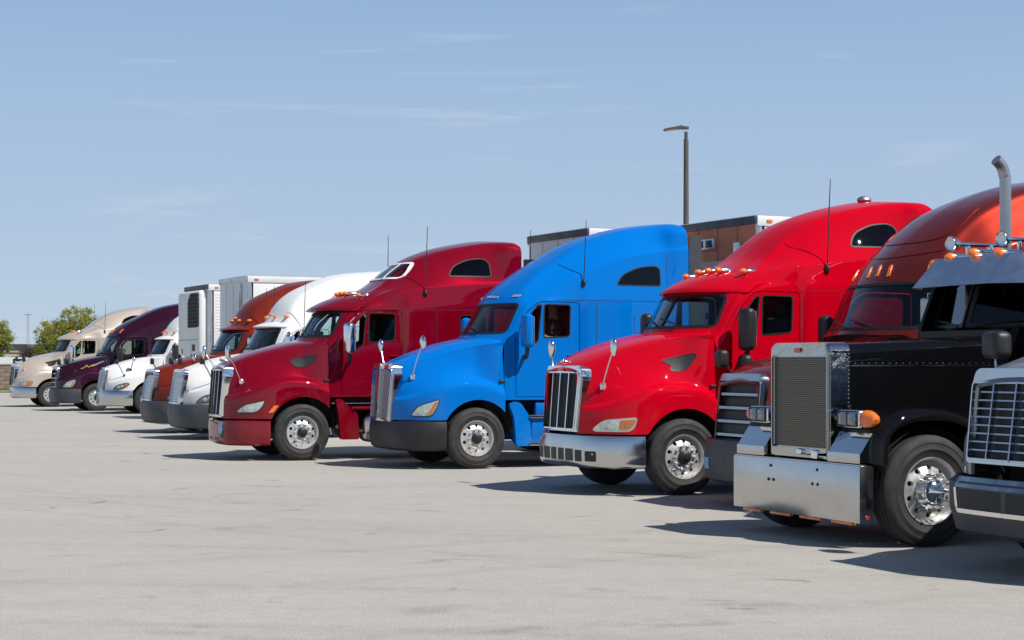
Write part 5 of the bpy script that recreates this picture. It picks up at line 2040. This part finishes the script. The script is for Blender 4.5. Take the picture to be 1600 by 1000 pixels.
    # exhaust stacks
    for s in (-1, 1):
        K.add('exhaust_stack', MB().tube(catmull([(3.02, s * 1.08, .9), (3.02, s * 1.08, 2.4), (3.02, s * 1.08, 3.70), (3.01, s * 1.08, 3.82), (2.97, s * 1.08, 3.93), (2.89, s * 1.08, 4.0)], 6), .064, 20), 'exhaust_steel')
        K.add('stack_guard', MB().lathe([(.10, 1.4), (.10, 2.5), (.085, 2.55)], 20, axis='Z', c=(3.02, s * 1.08, 0)), 'chrome')
    # sleeper box, tanks, interior
    K.add('sleeper', MB().box((4.1, 0, 2.02), (1.55, 2.2, 1.85), .10, seg=3), 'paint')
    for s in (-1, 1):
        K.add('tank', MB().lathe([(.0005, 1.35), (.30, 1.36), (.31, 1.40), (.31, 2.95), (.30, 2.99), (.0005, 3.0)], 28, axis='X', c=(0, s * .88, .68)), 'chrome_dull')
        K.add('step', MB().box((1.55, s * 1.08, .52), (.5, .2, .05), .01), 'steel_brushed')
        c = (2.0, s * 1.34, 2.24)
        mi = mirror_head(K, 'door_mirror', c, (.06, .16, .42), 'exhaust_steel')
        K.add('mirror_arm', MB().tube([(2.04, s * .98, 2.5), (2.0, s * 1.30, 2.5), (2.0, s * 1.30, 1.95), (2.04, s * .98, 1.95)], .012, 8), 'chrome_dull', mi)
        st = MB()
        st.box((2.55, s * .5, 1.62), (.5, .5, .16), .06, seg=3)
        st.box((2.84, s * .5, 2.0), (.15, .48, .7), .07, seg=3)
        K.add('seat', st, 'seat_cloth')
    K.add('dashboard', MB().box((1.85, 0, 1.92), (.3, 1.86, .3), .06).box((2.4, 0, 1.16), (1.7, 1.9, .06)).box((3.30, 0, 2.0), (.05, 1.9, 1.6)), 'interior')
    K.add('steering_wheel', MB().tube([(2.08 + .1 * math.sin(a), -.5 + .23 * math.cos(a), 2.08 + .2 * math.sin(a)) for a in [2 * math.pi * k / 24 for k in range(25)]], .015, 6), 'plastic_black')
    K.add('cab_floor', MB().box((2.4, 0, 1.08), (1.8, 1.9, .1)), 'underbody')
    add_chassis(K, front=-.64, engine_w=.44, hood_h=1.6, ex=.60)
    for d in K.p:
        if d['n'] in ('cab_side', 'side_window', 'door_seam', 'roof', 'cowl', 'windshield', 'header', 'pillar', 'visor', 'marker_light', 'air_horn', 'exhaust_stack', 'stack_guard', 'sleeper', 'door_mirror', 'seat', 'dashboard', 'steering_wheel', 'cab_floor'):
            d['loc'] = (-.12 if 'stack' not in d['n'] else -.25, 0, 0)
    add_wheels(K, y=1.06, spikes=True, r=.525)
    return K


KIT_BLACK = build_classic()


# ------------------------------------------------------------------ box trailers
def build_trailer(front='trailer_front_grey', reefer=False, ac=False, length=13.0, ribs=False, z1=4.11):
    K = Kit()
    hw, z0 = 1.29, 1.15
    K.add('front_wall', MB().box((.03, 0, (z0 + z1) / 2), (.06, 2 * hw - .12, z1 - z0 - .1)), 'front')
    for s in (-1, 1):
        K.add('corner_post', MB().lathe([(.075, z0), (.075, z1 - .06)], 16, axis='Z', c=(.075, s * (hw - .075), 0)), 'aluminium')
        n = 11
        pw = (length - .2) / n
        pm = MB().box((0, 0, 0), (pw - .012, .03, z1 - z0 - .42), .004).mesh('side_panel')
        for k in range(n):
            K.add('side_panel', pm, 'trailer_white', loc=(.16 + pw * (k + .5), s * (hw - .02), (z0 + z1) / 2 + .03))
        K.add('top_rail', MB().box((length / 2, s * (hw - .005), z1 - .09), (length, .04, .18), .006), 'trailer_white')
        K.add('bottom_rail', MB().box((length / 2, s * (hw - .005), z0 + .12), (length, .05, .24), .006), 'aluminium')
        for x in (.25, length * .5, length - .3):
            K.add('clearance_light', MB().box((x, s * (hw + .022), z1 - .09), (.12, .03, .05), .01), 'amber')
    K.add('side_core', MB().box((length / 2 + .1, 0, (z0 + z1) / 2), (length - .3, 2 * hw - .12, z1 - z0 - .1)), 'aluminium')
    K.add('front_rail', MB().box((.02, 0, z1 - .07), (.10, 2 * hw - .04, .14), .01), 'rail')
    K.add('roof', MB().box((length / 2, 0, z1 + .005), (length - .02, 2 * hw - .02, .02)), 'aluminium')
    K.add('rear_doors', MB().box((length, 0, (z0 + z1) / 2), (.06, 2 * hw, z1 - z0)), 'trailer_white')
    K.add('undercarriage', MB().box((length / 2, .5, 1.0), (length - 1, .15, .25)).box((length / 2, -.5, 1.0), (length - 1, .15, .25)).box((length - 2.6, 0, .75), (2.6, 1.0, .35)), 'frame_paint')
    for s in (-1, 1):
        K.add('landing_leg', MB().box((2.6, s * .75, .62), (.12, .12, 1.0), .01).box((2.6, s * .75, .06), (.26, .26, .10), .01), 'frame_paint')
        for x in (length - 3.2, length - 1.9):
            w = K.add('wheel', None, [], loc=(x, s * 1.13, .5), rot=(0, 0, 0 if s < 0 else math.pi))
            K.add('tyre', W_TYRE, 'rubber', w)
            K.add('rim', W_DUAL, 'alloy', w)
    for k in range(1, 4):
        y = -hw + 2 * hw * k / 4
        K.add('front_seam', MB().box((-.004, y, (z0 + z1) / 2), (.02, .05, z1 - z0 - .2), .004), 'front')
    if reefer:
        un = MB()
        un.box((-.12, 0, 2.95), (.30, 2.3, 1.98), .12, seg=4)
        ui = K.add('cooling_unit', un, 'trailer_white')
        gp = rpoly([(-1.12, 2.83), (-.02, 2.83), (-.02, 3.62), (-.28, 3.86), (-1.12, 3.86)], [.05, .06, .12, .12, .05], 4)
        K.add('grille', MB().prism(gp, -.285, -.25, MAPX), 'mesh_dark', ui)
        hx = MB()
        for r_ in range(9):
            for c_ in range(9):
                yy = -1.10 + c_ * .125 + (.062 if r_ % 2 else 0)
                zz = 2.86 + r_ * .115
                if inpoly(yy, zz, inset_poly(gp, .03)):
                    hx.prism([(yy + .056 * math.cos(math.pi / 3 * q), zz + .056 * math.sin(math.pi / 3 * q)) for q in range(6)], -.295, -.283, MAPX,
                             [[(yy + .044 * math.cos(math.pi / 3 * q), zz + .044 * math.sin(math.pi / 3 * q)) for q in range(6)]])
        K.add('grille_mesh', hx, 'plastic_grey', ui)
        K.add('lower_panel', MB().box((-.12, 0, 1.62), (.28, 2.2, .60), .08, seg=3), 'trailer_white', ui)
        K.add('display', MB().box((-.272, -.62, 2.2), (.03, .30, .20), .01), 'plastic_black', ui)
        K.add('unit_seam', MB().box((-.270, 0, 2.44), (.012, 2.1, .016)), 'dark_rail', ui)
        K.add('latch', MB().box((-.275, .62, 2.1), (.03, .05, .14), .01), 'plastic_black', ui)
        K.add('unit_panel', MB().box((-.271, 0, 2.16), (.01, .62, .46), .004).box((-.271, .5, 3.2), (.01, .80, 1.2), .004), 'trailer_white', ui)
    else:
        K.add('connector_box', MB().box((-.03, -.72, 3.60), (.06, .20, .60), .01), 'aluminium')
        K.add('vent', MB().box((-.02, .30, 2.6), (.04, .10, .12), .01), 'dark_rail')
    if ac:
        v = K.add('vent_box', MB().box((-.04, .30, 3.92), (.08, .62, .20), .015), 'aluminium')
        for dy in (-.15, .15):
            K.add('vent_fan', MB().box((-.085, .30 + dy, 3.92), (.012, .20, .13), .01), 'gasket', v)
        K.add('front_skin', MB().box((-.008, 0, 2.4), (.014, 2 * hw - .2, 2.4)), 'lower')
    if ribs:
        rib = MB()
        for k in range(26):
            for s in (-1, 1):
                rib.box((length / 2, s * (hw - .002), z0 + .36 + k * .092), (length - .4, .012, .018))
        K.add('side_rib', rib, 'trailer_white')
    return K


KT_PLAIN = build_trailer()
KT_TALL = build_trailer(z1=4.32)
KT_ORANGE = build_trailer(ac=True, z1=4.34)
KT_REEFER = build_trailer(reefer=True, ribs=True)

# ------------------------------------------------------------------ the row of tractors
GT = 'semi-truck tractors parked side by side in a row'
TW = dict(glass_side='glass_clear', curtain='interior_light', bumper='chrome_dull', mirror_shell='plastic_black')
ROW = [
    (KIT_GREY, 'grey semi-truck at the right edge with a wide chrome grille of thin horizontal bars', 9.3, 11.07, 24, dict(paint='paint_grey', bumper='plastic_grey')),
    (KIT_BLACK, 'black long-nosed semi-truck with tall square chrome mesh grille and flat steel bumper', 12.71, 10.75, 24, dict(paint='paint_black', glass_side='glass_tint', glass_screen='glass_smoke')),
    (KIT_ORANGE, 'burgundy-orange semi-truck with tall rounded roof, half hidden behind the black truck', 15.9, 12.83, 22, dict(paint='paint_orange', bumper='plastic_grey', glass_side='glass_smoke')),
    (KIT_RED, 'bright red semi-truck with chrome bumper, black mirrors and vertical-bar grille', 19.155, 12.10, 23, dict(paint='paint_bright_red', curtain='interior')),
    (KIT_BLUE, 'blue semi-truck with black bumper, split grille and smooth high roof', 25.43, 12.08, 22.5, dict(paint='paint_blue', bumper='plastic_black', mirror_shell='paint_blue', curtain='interior')),
    (KIT_DARKRED, 'dark red semi-truck with red bumper, chrome mirrors and white-framed roof skylights', 29.01, 10.36, 21.5, dict(paint='paint_dark_red', bumper='paint_dark_red', mirror_shell='chrome', glass_side='glass_clear', curtain='interior')),
    (KIT_WHITE, 'white semi-truck with black bumper directly behind the dark red truck', 37.4, 12.13, 25, dict(paint='paint_white', bumper='plastic_grey', mirror_shell='chrome', glass_side='glass_smoke')),
    (KIT_WHITE, 'rust-red semi-truck squeezed between the white truck and the dropped trailers', 41.3, 12.5, 25, dict(paint='paint_rust', bumper='plastic_grey', mirror_shell='chrome')),
    (KIT_WHITE, 'white semi-truck with pale metal bumper beside the purple truck', 58.3, 15.3, 24, dict(paint='paint_white', bumper='steel_brushed', mirror_shell='plastic_black', glass_side='glass_tint')),
    (KIT_PURPLE, 'dark purple semi-truck with gold script on its hood', 62.67, 14.53, 24, dict(paint='paint_purple', bumper='plastic_grey', mirror_shell='plastic_black')),
    (KIT_TAN, 'champagne tan semi-truck at the far left end of the row', 69.29, 14.26, 24, dict(paint='paint_tan', curtain='curtain_green', mirror_shell='chrome')),
]
for (kit, lab, near, lon, dy, cm) in ROW:
    c = dict(TW)
    c.update(cm)
    kit.place('semi_truck', lab, 'truck', spot(near, lon, 1.2, R(dy)), R(dy), c, group=GT)

GB = 'box trailers standing behind the tractors'
for (kit, lab, near, lon, cm) in [
    (KT_ORANGE, 'orange-brown box trailer with two small vents behind the blue truck', 25.40, 17.55, dict(front='trailer_orange', rail='dark_rail', lower='trailer_tan')),
    (KT_TALL, 'grey-fronted box trailer with dark top rail behind the dark red truck', 29.0, 16.15, dict(front='trailer_front_grey', rail='dark_rail')),
    (KT_PLAIN, 'plain white box trailer standing just right of the refrigerated trailer', 45.3, 14.6, dict(front='trailer_front_grey', rail='aluminium')),
    (KT_REEFER, 'white refrigerated trailer with black honeycomb cooling grille', 50.7, 15.12, dict(front='trailer_white', rail='dark_rail')),
]:
    c = dict(rail='dark_rail')
    c.update(cm)
    kit.place('box_trailer', lab, 'trailer', spot(near, lon, 1.29), YAW, c, group=GB)


# ------------------------------------------------------------------ lamp post
def lamp_post():
    Z = 75.0
    x = (1072 - 800) / 2700 * Z
    root = bpy.data.objects.new('lamp_post', None)
    COL.objects.link(root)
    root.location = (x, Z, 0)
    root['label'] = 'tall dark lamp post with a single flat head, rising behind the blue truck'
    root['category'] = 'lamp post'
    single('pole', MB().tube([(0, 0, 0), (0, 0, 11.45)], [.15, .105], 16), 'pole_paint', parent=root)
    single('base', MB().lathe([(.32, 0), (.32, .7), (.30, .74), (.0005, .74)], 24, axis='Z'), 'wall_cap', parent=root)
    single('bracket', MB().tube([(0, 0, 11.4), (0, 0, 11.78)], .075, 12).box((-.05, 0, 11.95), (.34, .16, .14), .03), 'pole_paint', parent=root)
    hd = MB()
    hd.prism(rpoly([(-1.0, 11.84), (-.9, 11.82), (-.2, 11.90), (-.1, 12.0), (-.2, 12.04), (-.95, 11.90)], .03, 3), -.19, .19, MAPY)
    h = single('lamp_head', hd, 'pole_paint', parent=root)
    single('lamp_lens', MB().box((-.60, 0, 11.842), (.5, .26, .02), .005, rot=Matrix.Rotation(R(-6.5), 4, 'Y')), 'lamp_lens', parent=h)


lamp_post()


# ------------------------------------------------------------------ trees and the ground beyond the lot
def leaf_mat(name, c1, c2):
    m, nt, b = new_mat(name)
    oi = nt.nodes.new('ShaderNodeNewGeometry')
    rp = nt.nodes.new('ShaderNodeMixRGB')
    rp.inputs['Color1'].default_value = (*c1, 1)
    rp.inputs['Color2'].default_value = (*c2, 1)
    nt.links.new(oi.outputs['Random Per Island'], rp.inputs['Fac'])
    nt.links.new(rp.outputs['Color'], b.inputs['Base Color'])
    b.inputs['Roughness'].default_value = 0.65
    b.inputs['Subsurface Weight'].default_value = 0.0
    tr = nt.nodes.new('ShaderNodeBsdfTranslucent')
    nt.links.new(rp.outputs['Color'], tr.inputs['Color'])
    mx = nt.nodes.new('ShaderNodeMixShader')
    mx.inputs[0].default_value = 0.45
    out = nt.nodes['Material Output']
    nt.links.new(b.outputs[0], mx.inputs[1])
    nt.links.new(tr.outputs[0], mx.inputs[2])
    nt.links.new(mx.outputs[0], out.inputs['Surface'])
    MATS[name] = m


leaf_mat('leaf_spring', (0.30, 0.31, 0.045), (0.48, 0.46, 0.10))
leaf_mat('leaf_green', (0.22, 0.25, 0.035), (0.38, 0.38, 0.07))
leaf_mat('leaf_brown', (0.09, 0.055, 0.045), (0.15, 0.085, 0.06))


def tree(name, label, loc, height, crown, lobes, mat, seed, n=9000, group='trees beyond the far edge of the lot', leaf=.16):
    """lobes: (dx, dz, rx, rz) in metres relative to the trunk foot"""
    rg = random.Random(seed)
    root = bpy.data.objects.new(name, None)
    COL.objects.link(root)
    root.location = loc
    root['label'] = label
    root['category'] = 'tree'
    root['group'] = group
    tips = []
    tb = MB()
    fork = height * .28
    tb.tube([(0, 0, 0), (.05, 0, fork * .5), (0, .05, fork)], [.26, .20, .17], 10)
    for (dx, dz, rx, rz) in lobes:
        for k in range(14):
            a = rg.uniform(0, 2 * math.pi)
            e = rg.uniform(-.3, 1.0)
            u = rg.uniform(.55, .95)
            tip = Vector((dx + rx * u * math.cos(a) * math.cos(e), rx * u * math.sin(a) * math.cos(e), dz + rz * u * math.sin(e)))
            st = Vector((0, 0, fork * rg.uniform(.75, 1.0)))
            mid = st.lerp(tip, .5) + Vector((rg.uniform(-.3, .3), rg.uniform(-.3, .3), rg.uniform(.1, .6)))
            tb.tube(catmull([tuple(st), tuple(mid), tuple(tip)], 4), [.09, .08, .07, .06, .05, .04, .03, .02, .012], 5)
            tips.append((tip, mid))
    single('trunk', tb, 'bark', parent=root)
    vs, fs = [], []
    clumps = []
    for (dx, dz, rx, rz) in lobes:
        for k in range(int(46 * (rx * rz) / 4) + 26):
            while True:
                p = Vector((rg.uniform(-1, 1), rg.uniform(-1, 1), rg.uniform(-1, 1)))
                if .25 < p.length < 1:
                    break
            clumps.append((Vector((dx + p.x * rx, p.y * rx, dz + p.z * rz)), rg.uniform(.25, .62)))
    per = max(6, n // len(clumps))
    for (c, r) in clumps:
        for k in range(per):
            d = Vector((rg.gauss(0, .5), rg.gauss(0, .5), rg.gauss(0, .42))) * r
            p = c + d
            s = leaf * rg.uniform(.55, 1.35)
            nrm = Vector((rg.uniform(-1, 1), rg.uniform(-1, 1), rg.uniform(-.2, 1))).normalized()
            t = nrm.orthogonal().normalized()
            t = (Matrix.Rotation(rg.uniform(0, 6.28), 3, nrm) @ t)
            b = nrm.cross(t)
            o = len(vs)
            vs += [p - t * s * .5, p + b * s * .3 + nrm * s * .06, p + t * s * .5, p - b * s * .3 + nrm * s * .06]
            fs.append((o, o + 1, o + 2, o + 3))
    single('crown', MB().add(vs, fs), mat, parent=root, fix=False, sharp=None)
    return root


def px_at(px, Z):
    return (px - 800) / 2700 * Z


Zt = 190.0
wpx = 2700 / Zt
tree('broadleaf_tree', 'bushy yellow-green tree cut by the left edge of the picture', (px_at(-8, Zt), Zt, 0), 7.0, None,
     [(-.3, 5.0, 2.2, 1.9), (.5, 3.8, 1.5, 1.6), (-1.2, 3.4, 1.8, 1.6)], 'leaf_green', 3, 15000)
tree('broadleaf_tree', 'large yellow-green tree above the hood of the tan truck', (px_at(98, Zt), Zt, 0), 8.2, None,
     [(-1.0, 4.9, 2.0, 1.6), (1.6, 6.2, 2.2, 1.75), (.3, 4.4, 2.6, 2.0), (3.1, 5.2, 1.9, 1.7), (-1.9, 3.6, 1.3, 1.3)], 'leaf_spring', 5, 26000)
tree('broadleaf_tree', 'pale tree top just showing over the roof of the tan truck', (px_at(187, 230), 230, 0), 10, None,
     [(0, 7.3, 1.6, 1.7), (-.4, 5.6, 2.0, 2.0)], 'leaf_spring', 9, 10000)
tree('purple_leaf_tree', 'small dark purple-brown tree beside the grey-roofed house', (px_at(47, 210), 210, 0), 4, None,
     [(0, 2.7, 1.3, 1.2), (1.0, 2.4, 1.1, 1.0)], 'leaf_brown', 13, 4500)
for i, (px, Z, h, nm) in enumerate([(66, 205, 3.0, 'low green bush left of the large tree, behind the wall'), (18, 175, 2.4, 'round green bush at the far left behind the brown wall'),
                                    (150, 215, 4.0, 'green bush behind the hood of the tan truck'), (36, 260, 3.2, 'distant bush between the house and the left tree')]):
    tree('bush', nm, (px_at(px, Z), Z, 0), h, None, [(0, h * .55, h * .5, h * .42), (h * .3, h * .45, h * .4, h * .36)], 'leaf_green', 20 + i, 3500, group='bushes beyond the far edge of the lot')

# grass verge and low brown wall along the far edge
wd = Vector((1.0, 0.1157, 0)).normalized()
root = bpy.data.objects.new('boundary_wall', None)
COL.objects.link(root)
root.location = (-62, 112.5, 0)
root.rotation_euler = (0, 0, math.atan2(.1157, 1))
root['label'] = 'low brown masonry wall at the far left edge of the lot'
root['category'] = 'wall'
bk = MB().box((0, 0, 0), (1.19, .30, .262), .012).mesh('block')
bk.materials.append(MATS['wall_brown'])
for r_ in range(6):
    for k in range(36):
        o = bpy.data.objects.new('block', bk)
        COL.objects.link(o)
        o.parent = root
        o.location = ((k + (.5 if r_ % 2 else 0)) * 1.2, 0, .135 + r_ * .27)
single('wall_cap', MB().box((21.6, 0, 1.665), (43.6, .40, .09), .01), 'wall_cap', parent=root)
single('wall_core', MB().box((21.6, 0, .8), (43.0, .25, 1.6)), 'wall_cap', parent=root)

gv, gf = [], []
rg = random.Random(4)
for k in range(26000):
    x = rg.uniform(-64, -18)
    ybase = 98.0 + (x + 60) * .1157
    y = ybase + rg.uniform(-.2, 14.0) * rg.random()**.7
    h = rg.uniform(.06, .20)
    a = rg.uniform(0, 6.28)
    dx, dy = .018 * math.cos(a), .018 * math.sin(a)
    lx, ly = rg.uniform(-.06, .06), rg.uniform(-.06, .06)
    o = len(gv)
    gv += [(x - dx, y - dy, 0), (x + dx, y + dy, 0), (x + lx, y + ly, h)]
    gf.append((o, o + 1, o + 2))
single('grass_verge', MB().add(gv, gf), 'grass_blades', label='mown green grass along the foot of the brown wall', cat='grass', kind='stuff', fix=False, sharp=None)

# kerb between apron and grass
single('kerb', MB().box((0, 0, .05), (120, .25, .16), .02, rot=math.atan2(.1157, 1)), 'wall_cap', kind='structure').location = (-20, 103.0, 0)

# house and low store beyond the wall
hr_ = bpy.data.objects.new('house', None)
COL.objects.link(hr_)
hr_.location = (px_at(30, 250), 250, 0)
hr_['label'] = 'distant house with a dark grey gabled roof behind the wall'
hr_['category'] = 'house'
single('wall', MB().box((0, 0, 1.4), (5.2, 6, 2.8)), 'beige_wall', parent=hr_)
rfm = MB().prism([(-3.0, 2.7), (3.0, 2.7), (2.0, 4.5), (-2.0, 4.5)], -3.3, 3.3, MAPY)
single('roof', rfm, 'roof_dark', parent=hr_)
for dx in (-1.4, 1.2):
    wq = single('window', MB().box((dx, -3.03, 1.5), (.9, .06, 1.1)), 'trailer_white', parent=hr_)
    single('pane', MB().box((dx, -3.07, 1.5), (.75, .03, .95)), 'gasket', parent=wq)
st_ = bpy.data.objects.new('store_building', None)
COL.objects.link(st_)
st_.location = (px_at(-20, 230), 230, 0)
st_['label'] = 'long low beige building at the far left behind the tree'
st_['category'] = 'building'
single('wall', MB().box((0, 0, 1.6), (7, 8, 3.2)), 'beige_wall', parent=st_)
single('roof', MB().box((0, 0, 3.3), (7.3, 8.3, .22)), 'wall_cap', parent=st_)
for dx in (-2, 0, 2):
    single('window', MB().box((dx, -4.02, 1.8), (1.2, .05, .9)), 'gasket', parent=st_)


def van(px, Z, lab, tall=2.3):
    K = Kit()
    prof = rpoly([(-2.4, .4), (2.4, .4), (2.45, 1.0), (2.2, 1.25), (1.55, tall - .05), (-2.3, tall), (-2.45, 1.2)], [.1, .1, .15, .2, .15, .2, .2], 4)
    K.add('body', MB().prism(prof, -.95, .95, MAPY), 'car_white')
    for s in (-1, 1):
        K.add('window', MB().prism(rpoly([(.3, 1.25), (1.7, 1.25), (1.35, tall - .2), (.3, tall - .15)], .06, 3), s * .955, s * .962, MAPY), 'gasket')
        for x in (-1.5, 1.5):
            K.add('wheel', MB().lathe([(.34, -.1), (.34, .1), (.2, .12), (.0005, .12)], 20, c=(x, s * .85, .34)), 'rubber')
    K.place('parked_van', lab, 'van', (px_at(px, Z), Z, 0), R(12), {}, group='white vans parked beyond the wall')


van(16, 150, 'white van parked beyond the brown wall, nearest the tan truck')
van(-2, 165, 'white van parked beyond the brown wall at the left picture edge', 2.1)

# lattice mast far away
ms = bpy.data.objects.new('radio_mast', None)
COL.objects.link(ms)
ms.location = (px_at(44, 420), 420, 0)
ms['label'] = 'thin distant steel mast with crossbar between the two left trees'
ms['category'] = 'mast'
mm = MB()
for s in (-1, 1):
    mm.tube([(s * .35, 0, 0), (s * .18, 0, 13.8)], .06, 5)
for k in range(12):
    z = k * 1.15
    w = .35 - .17 * z / 13.8
    mm.tube([(-w, 0, z), (w, 0, z + 1.15)], .03, 4)
single('mast', mm, 'tower_steel', parent=ms)
single('crossbar', MB().box((0, 0, 13.6), (2.2, .12, .14)), 'tower_steel', parent=ms)


# ------------------------------------------------------------------ driver of the blue truck
def driver():
    verts = [(0, 0, 0), (0, 0, .22), (0, 0, .42), (0, 0, .56), (0, 0, .66), (0.0, 0, .80), (-.02, 0, .90),
             (0, -.19, .50), (-.05, -.30, .28), (-.27, -.34, .30), (-.36, -.30, .36),
             (0, .19, .50), (-.06, .27, .25), (-.30, .18, .28), (-.40, .16, .32),
             (-.12, -.11, -.02), (-.48, -.12, .03), (-.52, -.12, -.38), (-.12, .11, -.02), (-.48, .12, .03), (-.52, .12, -.38)]
    edges = [(0, 1), (1, 2), (2, 3), (3, 4), (4, 5), (5, 6), (3, 7), (7, 8), (8, 9), (9, 10), (3, 11), (11, 12), (12, 13), (13, 14), (0, 15), (15, 16), (16, 17), (0, 18), (18, 19), (19, 20)]
    rad = [.16, .16, .17, .13, .065, .10, .085, .075, .055, .042, .045, .075, .055, .042, .045, .10, .07, .055, .10, .07, .055]
    me = bpy.data.meshes.new('person')
    me.from_pydata(verts, edges, [])
    o = bpy.data.objects.new('person', me)
    COL.objects.link(o)
    sk = o.modifiers.new('skin', 'SKIN')
    for i, v in enumerate(me.skin_vertices[0].data):
        v.radius = (rad[i], rad[i])
        v.use_root = (i == 0)
    o.modifiers.new('sub', 'SUBSURF').levels = 2
    dg = bpy.context.evaluated_depsgraph_get()
    r = bpy.data.meshes.new_from_object(o.evaluated_get(dg))
    bpy.data.objects.remove(o)
    # clothes below the neck and down to the elbow, skin elsewhere
    r.materials.clear()
    r.materials.append(MATS['cloth_navy'])
    r.materials.append(MATS['skin'])
    for p in r.polygons:
        c = p.center
        bare = c.z > .62 or (c.x < -.08 and abs(c.y) > .14 and c.z > .15)
        p.material_index = 1 if bare else 0
        p.use_smooth = True
    o = bpy.data.objects.new('person', r)
    COL.objects.link(o)
    px, py, _ = spot(25.43, 12.08, 1.2, R(22.5))
    M = Matrix.Translation((px, py, 0)) @ Matrix.Rotation(R(22.5), 4, 'Z')
    o.matrix_world = M @ Matrix.Translation((1.62, -.62, 1.84))
    o['label'] = 'driver in dark top seated behind the open side window of the blue truck'
    o['category'] = 'person'


driver()
